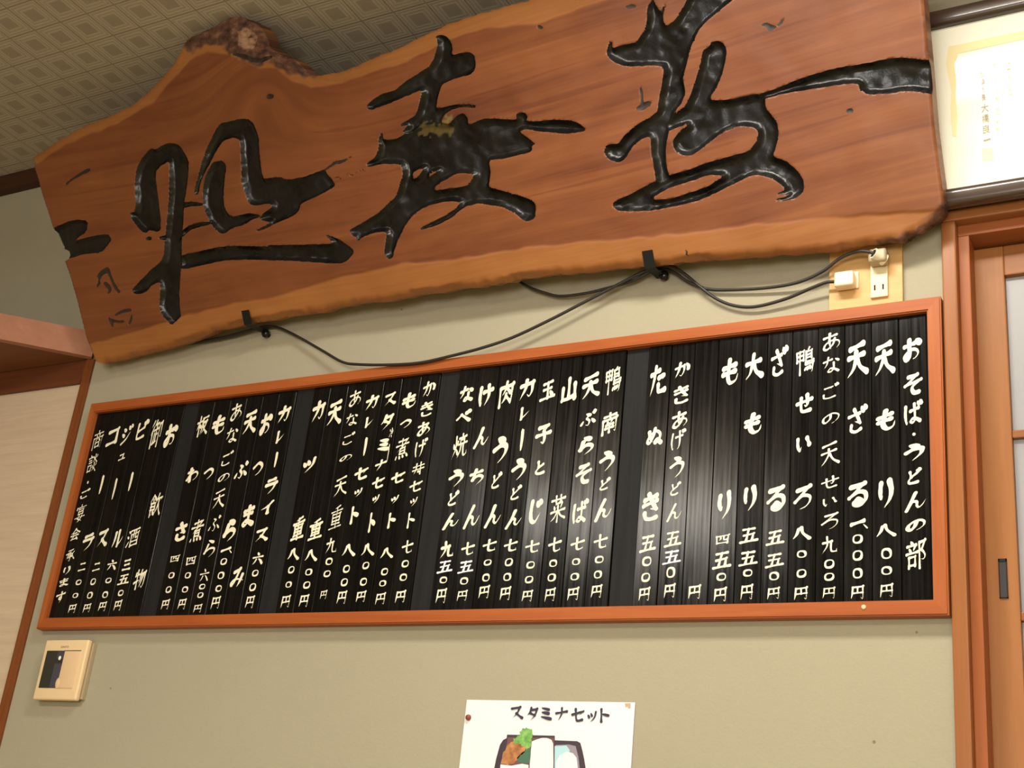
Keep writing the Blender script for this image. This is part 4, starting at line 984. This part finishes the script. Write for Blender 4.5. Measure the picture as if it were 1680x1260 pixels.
# hooks that hold the slab, each with its bolt
def slab_world(px, w): 
    u, v = slab_uv([px])[0]; return slab_pt([u], [v], [w])[0]
def hook(px_top, px_bot, px_bolt, label):
    a = slab_uv([px_top])[0]; b = slab_uv([px_bot])[0]; u = a[0]; hw = 0.0095
    root = empty('sign_hook', (u, -0.01, Z0 + 0.53)); tag(root, label, 'hook', 'black hooks under the slab')
    prof = [(a[1], 0.0035), (b[1] - 0.002, 0.0035 - 0.004), (b[1] - 0.006, -0.012), (b[1] - 0.010, -0.030), (b[1] - 0.012, -0.040)]
    out = [slab_pt([u], [v], [w])[0] for v, w in prof]
    out[-1][1] = -0.0003; out[-2][1] = max(out[-2][1], -0.02)
    mb = MB(); bm = mb.bm; rows = []
    for p in out:
        rows.append([bm.verts.new((u - hw, p[1], p[2])), bm.verts.new((u + hw, p[1], p[2]))])
    for r, s in zip(rows, rows[1:]): bm.faces.new((r[0], r[1], s[1], s[0]))
    r = bmesh.ops.solidify(bm, geom=bm.faces[:], thickness=0.0025)
    mb.build('bracket', M['iron'], root)
    q = wall([px_bolt], -0.008)[0]
    mb = MB(); mb.cyl((q[0], -0.0003, q[2]), (q[0], -0.010, q[2]), 0.0045); mb.ball((q[0], -0.011, q[2]), 0.0085, (1, 0.75, 1))
    mb.build('bolt', M['screw'], root, 50)
    return u
hook((404, 509), (403, 531), (437, 548), 'black iron hook at the slab bottom below the left carved character')
hook((1063, 411), (1066, 438), (1090, 453), 'black iron hook at the slab bottom nearest the power outlets')

# ------------------------------------------------------------------ outlets on their wooden plank, plugs and cords
px0, px1 = 1.5515, 1.6632
pl = empty('outlet_plank', ((px0 + px1) / 2, 0, Z0 + 0.4765)); tag(pl, 'pale wooden plank on the wall carrying two ivory outlets', 'outlet')
MB().box((px0, -0.008, Z0 + 0.4765), (px1, -0.0003, Z0 + 0.598), 0.001).build('plank', M['plank_wood'], pl)
yo = -0.0125
a, b = wall([(1427.5, 423), (1456.5, 486)], yo); ro = (a[0], b[0], b[2] + 0.001, a[2] + 0.004)
sk = MB().box((ro[0], yo, ro[2]), (ro[1], -0.0081, ro[3]), 0.0012).build('outlet', M['ivory'], pl)
xm = (ro[0] + ro[1]) / 2; zs = float(wall([(1443, 471)], yo)[0, 2])
for s in (-1, 1):
    MB().box((xm + s * 0.0062 - 0.0012, yo - 0.0003, zs - 0.0045), (xm + s * 0.0062 + 0.0012, yo + 0.001, zs + 0.0045)).build('slot', M['hole'], sk)
a, b = wall([(1379, 449), (1408.5, 472)], -0.0105)
MB().box((a[0], -0.0108, b[2]), (b[0], -0.0081, a[2]), 0.0008).build('outlet', M['ivory'], pl)

def cord(name, pts, r, label, per=8):
    o = MB().tube(spline(pts, per), r, 10).build(name, M['cord'], None, 60)
    return tag(o, label, 'cord', None)
def wp(px, y): return wall([px], y)[0]
# upper right plug: squat body on the outlet with a round collar for the cord
c1 = cord('power_cord', [wp((1433, 415.5), -0.034), wp((1424, 413), -0.034), wp((1405, 413), -0.032), wp((1378, 424), -0.027), wp((1350, 445), -0.020), wp((1310, 463), -0.014), wp((1260, 472), -0.010), wp((1200, 475.5), -0.008), wp((1160, 474), -0.008), wp((1128, 462), -0.010), wp((1108, 448), -0.013), wp((1088, 441), -0.015), wp((1066, 446), -0.016), wp((1040, 460), -0.015), wp((1000, 472), -0.013), wp((960, 481.5), -0.012), wp((920, 486), -0.011), wp((895, 481), -0.011), wp((870, 472), -0.012), wp((852, 462), -0.010), wp((840, 452), -0.009)], 0.0027,
          'black cord from the upper round-collared plug, ending behind the slab')
pb = MB()
q0, q1 = wp((1443, 418), -0.030), wp((1444, 442), -0.030)
xb_ = float(wp((1443, 430), -0.0125)[0]) + 0.0005; zb_ = float(wp((1443, 438), -0.0125)[2])
pb.box((xb_ - 0.0135, -0.034, zb_ - 0.001), (xb_ + 0.0145, yo - 0.0003, zb_ + 0.0225), 0.006, 4)
pgo = pb.build('plug', M['ivory_dark'], c1, 50)
ca = wp((1433, 415.5), -0.036); cb = ca + np.array([0.013, 0.015, -0.006])
MB().cyl(cb, ca, 0.0095, 0.0088, 28).build('collar', M['pale_plastic'], pgo, 40)
dr = (ca - cb) / np.linalg.norm(ca - cb)
MB().cyl(ca - dr * 0.001, ca + dr * 0.0006, 0.0062, None, 24).build('collar_hole', M['hole'], pgo)
MB().cyl((xb_ - 0.001, -0.0345, zb_ + 0.0105), (xb_ - 0.001, -0.0335, zb_ + 0.0105), 0.0018, None, 12).build('screw_hole', M['hole'], pgo)
# lower left plug: white block
c2 = cord('power_cord', [wp((1369, 462), -0.022), wp((1355, 463.5), -0.021), wp((1330, 473), -0.018), wp((1290, 490), -0.013), wp((1240, 503), -0.010), wp((1205, 501.5), -0.009), wp((1175, 490), -0.009), wp((1148, 470), -0.011), wp((1120, 447), -0.015), wp((1098, 437), -0.019), wp((1070, 441), -0.021), wp((1045, 451), -0.021), wp((1010, 469), -0.021), wp((960, 495), -0.021), wp((900, 526), -0.022), wp((840, 554), -0.022), wp((790, 571), -0.0245), wp((740, 584), -0.0245), wp((690, 595), -0.0245), wp((640, 598.5), -0.0245), wp((590, 598), -0.0245), wp((562, 594), -0.0225), wp((530, 576), -0.018), wp((490, 553), -0.014), wp((458, 538), -0.012), wp((440, 536), -0.012), wp((415, 541), -0.012), wp((380, 551), -0.011), wp((340, 559), -0.010), wp((300, 565), -0.009), wp((265, 572), -0.008)], [0.0027] * 200 + [0.0035] * 41,
          'long black cord from the white block plug, sagging past both hooks')
pw = MB()
a, b = wp((1369.5, 449), -0.024), wp((1398, 468), -0.024)
pw.box((a[0], -0.030, b[2] - 0.001), (b[0] + 0.003, -0.0111, a[2]), 0.0045, 4)
pw.build('plug', M['pale_plastic'], c2, 50, 'white block plug')

# ------------------------------------------------------------------ air-conditioner wall control
YR = -0.020
R4 = wall([(74.5, 1049.5), (143, 1049.5), (54, 1147.5), (126, 1149.5)], YR)
rx0, rx1 = float((R4[0, 0] + R4[2, 0]) / 2), float((R4[1, 0] + R4[3, 0]) / 2); rz1, rz0 = float(R4[:2, 2].mean()), float(R4[2:, 2].mean())
rc = empty('wall_remote', ((rx0 + rx1) / 2, 0, rz0)); tag(rc, 'cream wall control with dark window below the menu board', 'remote control')
MB().box((rx0, YR, rz0), (rx1, -0.0085, rz1), 0.004, 3).build('housing', M['remote_case'], rc, 40)
MB().box((rx0 + 0.004, -0.0085, rz0 + 0.004), (rx1 + 0.004, -0.0003, rz1 - 0.004), 0.001).build('holder', M['ivory_dark'], rc)
rw_, rh_ = rx1 - rx0, rz1 - rz0
def RX(t): return rx0 + rw_ * t
def RZ(t): return rz0 + rh_ * t
wd = MB().box((RX(0.09), YR - 0.0006, RZ(0.195)), (RX(0.52), YR + 0.001, RZ(0.815))).build('window', M['remote_window'], rc)
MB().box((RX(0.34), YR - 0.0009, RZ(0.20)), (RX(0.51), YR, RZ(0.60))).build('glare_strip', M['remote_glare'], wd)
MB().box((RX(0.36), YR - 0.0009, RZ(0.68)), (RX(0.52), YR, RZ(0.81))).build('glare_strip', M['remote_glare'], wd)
MB().ball((RX(0.43), YR - 0.0008, RZ(0.69)), 0.0042, (0.8, 0.4, 1.0)).build('indicator', M['paper'], wd, 60)
cv = MB(); cv.box((RX(0.52), YR - 0.0016, RZ(0.195)), (RX(0.885), YR + 0.001, RZ(0.805)), 0.0008)
cv.ball((RX(0.525), YR - 0.0006, RZ(0.275)), 0.0085, (0.8, 0.2, 1.25)); cv.build('cover', M['remote_cover'], rc, 40)
MB().box((RX(0.50), YR - 0.0008, RZ(0.808)), (RX(0.885), YR + 0.001, RZ(0.820))).build('cover_gap', M['grey_text'], rc)
def flat_text(name, body, x, z, y, w, h, mat, parent, bold=0.0, slant=0.0):
    V, F = [], []; n = len(body); step = w / n
    for i, ch in enumerate(body):
        if ch == ' ': continue
        g = glyph(ch, bold, i % 3) if ch != 'ー' else bar(i)
        base = len(V)
        for gx, gy in g[0]: V.append((x + (i + 0.5) * step + gx * step * 0.86, y, z + gy * h + slant * ((i + 0.5) * step + gx * step)))
        F += [tuple(base + k for k in t) for t in g[1]]
    return pymesh(name, V, F, mat, parent)
flat_text('lettering', 'SANYO', RX(0.385), RZ(0.878), YR - 0.0003, rw_ * 0.19, 0.0042, M['grey_text'], rc)

# ------------------------------------------------------------------ paper menu sheet pinned to the wall
YP = -0.0022
C4 = wall([(766, 1148), (1042, 1152.5), (755, 1260), (1037, 1260)], YP)
tlc, trc = C4[0], C4[1]; ex = (trc - tlc); pwid = np.linalg.norm(ex); ex /= pwid
dn = C4[2] - C4[0]; dn /= np.linalg.norm(dn); dn = np.array([ex[2], 0, -ex[0]]) if abs(dn @ ex) < 0.2 else dn
ph = 0.205
def PP(s, t, lift=0.0): return tlc + ex * (s * pwid) + dn * (t * ph) + np.array([0, -lift, 0])
sheet = MB(); sheet.prism([PP(0, 0), PP(1, 0), PP(1, 1), PP(0, 1)], (0, 0.0004, 0))
sheet = sheet.build('menu_poster', M['paper']); tag(sheet, 'white paper sheet with a photo of a lunch tray under the heading スタミナセット', 'poster')
def frill(pts, amp, seed):
    r = random.Random(seed); out = []
    for i, p in enumerate(pts):
        q = pts[(i + 1) % len(pts)]
        for k in range(4): out.append((p[0] + (q[0] - p[0]) * k / 4 + r.uniform(-amp, amp), p[1] + (q[1] - p[1]) * k / 4 + r.uniform(-amp, amp)))
    return out
def pposter(px): return wall([px], YP)[0]
def ppoly(name, pts, lift, mat, parent, o=(720, 1130), k=4.6667):
    V = [wall([(o[0] + x / k, o[1] + y / k)], YP)[0] - np.array([0, lift, 0]) for x, y in pts]
    return pymesh(name, V, [tuple(range(len(V)))], mat, parent)
# heading
V, F = [], []
for ch, x0_, y0_, x1_, y1_ in (('ス', 553, 128, 650, 243), ('タ', 677, 132, 765, 248), ('ミ', 783, 135, 868, 252), ('ナ', 893, 135, 992, 254), ('セ', 1015, 140, 1118, 260), ('ッ', 1140, 170, 1212, 262), ('ト', 1235, 140, 1310, 264)):
    g = brush(ch, 0.95, 1); base = len(V)
    for gx, gy in g[0]:
        px = (720 + ((x0_ + x1_) / 2 + gx * (x1_ - x0_)) / 4.6667, 1130 + ((y0_ + y1_) / 2 - gy * (y1_ - y0_) * 0.92 - gx * 10) / 4.6667)
        V.append(pposter(px) - np.array([0, 0.0012, 0]))
    F += [tuple(base + i for i in t) for t in g[1]]
pymesh('lettering', V, F, M['title_ink'], sheet)
L1, L2, L3, L4 = 0.0010, 0.0012, 0.0014, 0.0016
pic = ppoly('printed_tray', [(370, 900), (440, 540), (470, 430), (495, 392), (520, 380), (890, 395), (1060, 402), (1085, 415), (1100, 470), (1115, 540), (1130, 640), (1165, 900)], L1, M['tray'], sheet)
ppoly('printed_box', [(455, 870), (485, 560), (515, 430), (525, 352), (890, 360), (892, 520), (885, 870)], L2, M['tray'], pic)
ppoly('printed_box_inside', [(470, 690), (490, 560), (522, 440), (530, 372), (700, 376), (885, 376), (880, 870)], L2 + 0.0001, M['tray_red'], pic)
ppoly('printed_rice', [(690, 870), (700, 560), (715, 405), (745, 392), (790, 378), (830, 378), (865, 392), (878, 420), (880, 560), (874, 870)], L3, M['paper'], pic)
ppoly('printed_meat', frill([(478, 575), (498, 490), (530, 425), (580, 400), (640, 415), (668, 450), (660, 480), (615, 520), (590, 560), (530, 585)], 5, 3), L3, M['food'], pic)
ppoly('printed_cabbage', [(600, 530), (640, 490), (700, 450), (708, 500), (700, 570), (640, 572), (605, 555)], L3, M['leaf_dark'], pic)
ppoly('printed_sauce', [(455, 870), (475, 580), (560, 590), (640, 575), (690, 585), (685, 870)], L3, M['paper'], pic)
ppoly('printed_lettuce', frill([(572, 392), (600, 370), (622, 350), (632, 322), (660, 302), (700, 303), (718, 322), (720, 350), (712, 400), (700, 450), (670, 470), (655, 440), (620, 420), (590, 418)], 7, 2), L4, M['leaf'], pic)
ppoly('printed_bowl', [(892, 870), (895, 432), (1000, 428), (1050, 440), (1070, 520), (1085, 640), (1088, 870)], L2, M['print_grey'], pic)
ppoly('printed_dish', [(886, 870), (890, 440), (980, 436), (1005, 470), (1000, 500), (920, 520), (905, 600), (905, 870)], L3, M['print_blue'], pic)
ppoly('printed_egg', [(905, 870), (900, 560), (930, 510), (985, 482), (1030, 495), (1058, 530), (1066, 600), (1070, 870)], L4, M['paper'], pic)
ppoly('tape_mark', [(1425, 112), (1470, 112), (1468, 145), (1455, 150), (1445, 130), (1432, 142)], L1, M['tape'], sheet)['label'] = 'pinkish torn tape mark'
q = wall([(768, 1177)], -0.004)[0]
pin = MB(); pin.cyl((q[0], -0.0029, q[2]), (q[0], -0.0055, q[2]), 0.0048, 0.0042, 24); pin.ball((q[0], -0.0055, q[2]), 0.0042, (1, 0.4, 1))
tag(pin.build('push_pin', M['pin_red'], None, 50), 'dull red push pin at the edge of the paper sheet', 'push pin')

# ------------------------------------------------------------------ framed certificate above the door
LA = math.radians(9.0)
cz = wz((1640, 332), -0.030)                     # foot of the frame
CN = np.array([0, math.cos(LA), math.sin(LA)]); CU = np.array([0, -math.sin(LA), math.cos(LA)]); CP = np.array([0, -0.030, cz + 0.003])
def cpt(x, v, w): return CP + np.array([x, 0, 0]) + CU * v - CN * w
def cuv(px, w=0.0):
    q = hit([px], CN, (CP - CN * w) @ CN)[0]; return q[0], float((q - (CP - CN * w)) @ CU)
vt = cuv((1600, 1), 0.012)[1]; vti = cuv((1600, 34.5), 0.002)[1]; vbi = cuv((1620, 302), 0.002)[1]
x0c, x1c = 1.640, 2.26; RWc = 0.034
ce = empty('certificate', ((x0c + x1c) / 2, -0.03, cz)); tag(ce, 'framed white certificate in dark polished wood resting above the door', 'certificate')
def cbox(name, xa_, xb_, va, vb, wa, wb, mat, parent, bev=0.0, seg=4):
    mb = MB(); mb.box((xa_, wa, va), (xb_, wb, vb), bev, seg)
    for v in mb.bm.verts: v.co = Vector(cpt(v.co.x, v.co.z, v.co.y))
    return mb.build(name, mat, parent, 50)
cbox('frame_rail', x0c, x1c, vti, vt, -0.012, 0.014, M['cert_frame'], ce, 0.010)
cbox('frame_rail', x0c, x1c, 0.0, vbi, -0.012, 0.014, M['cert_frame'], ce, 0.010)
cbox('frame_rail', x0c, x0c + 0.03, vbi, vti, -0.012, 0.013, M['cert_frame'], ce, 0.008)
cbox('frame_rail', x1c - 0.03, x1c, vbi, vti, -0.012, 0.013, M['cert_frame'], ce, 0.008)
pap = cbox('paper', x0c + 0.03, x1c - 0.03, vbi + 0.0002, vti - 0.0002, -0.004, 0.001, M['cert_paper'], ce)
def cplane(name, quad, mat, w=0.0016):
    return pymesh(name, [cpt(x, v, w) for x, v in quad], [tuple(range(len(quad)))], mat, pap)
bd = [cuv(p, 0.0016) for p in ((1556, 76), (1569, 74), (1571, 92), (1565, 105), (1569, 130), (1568, 160), (1571, 190), (1569, 225), (1562, 222), (1559, 180), (1561, 150), (1556, 125), (1552, 105))]
cplane('border_pattern', bd, M['cert_border'])
bt = [cuv(p, 0.0016) for p in ((1569, 74), (1680, 50), (1740, 38), (1740, 52), (1680, 64), (1571, 88))]
cplane('border_pattern', bt, M['cert_border'])
def ctext(chars, px0_, px1_, w_px):
    V, F = [], []; n = len(chars)
    for i, ch in enumerate(chars):
        t = (i + 0.5) / n; p = (px0_[0] + (px1_[0] - px0_[0]) * t, px0_[1] + (px1_[1] - px0_[1]) * t)
        cx, cvv = cuv(p, 0.0016); hh = abs(cuv((p[0], p[1] - 1), 0.0016)[1] - cuv((p[0], p[1] + 1), 0.0016)[1]) / 2
        hgt = (px1_[1] - px0_[1]) / n * 0.8 * hh; g = glyph(ch, 0.006, 0); base = len(V)
        for gx, gy in g[0]: V.append(cpt(cx + gx * w_px * 0.00085, cvv + gy * hgt * (0.25 if ch == '一' else 1), 0.0016))
        F += [tuple(base + k for k in t) for t in g[1]]
    pymesh('lettering', V, F, M['cert_ink'], pap)
ctext('加須市長', (1611, 116), (1614, 166), 7)
ctext('大橋良一', (1615, 168), (1620, 238), 12)
V, F = [], []; rr = random.Random(8)            # faded columns too pale to read
for xa_, ya_, yb2 in ((1632, 98, 226), (1655, 92, 165)):
    yy = ya_
    while yy < yb2:
        for _ in range(rr.randint(1, 3)):
            cx, cvv = cuv((xa_ + (yy - ya_) * 0.05 + rr.uniform(-2, 2), yy + rr.uniform(-2, 2)), 0.0016); base = len(V)
            a_, b_ = rr.uniform(0.0004, 0.0022), rr.uniform(0.0004, 0.0018)
            V += [cpt(cx - a_, cvv - b_, 0.0016), cpt(cx + a_, cvv - b_ * 0.5, 0.0016), cpt(cx + a_, cvv + b_, 0.0016), cpt(cx - a_, cvv + b_ * 0.5, 0.0016)]
            F.append((base, base + 1, base + 2, base + 3))
        yy += rr.uniform(8, 13)
pymesh('lettering', V, F, M['cert_border'], pap)
sq = [cuv(p, 0.0016) for p in ((1611, 244), (1628, 242), (1630, 262), (1612, 264))]
cplane('seal', sq, M['cert_seal'])
if _fo.name in bpy.data.objects: bpy.data.objects.remove(_fo)
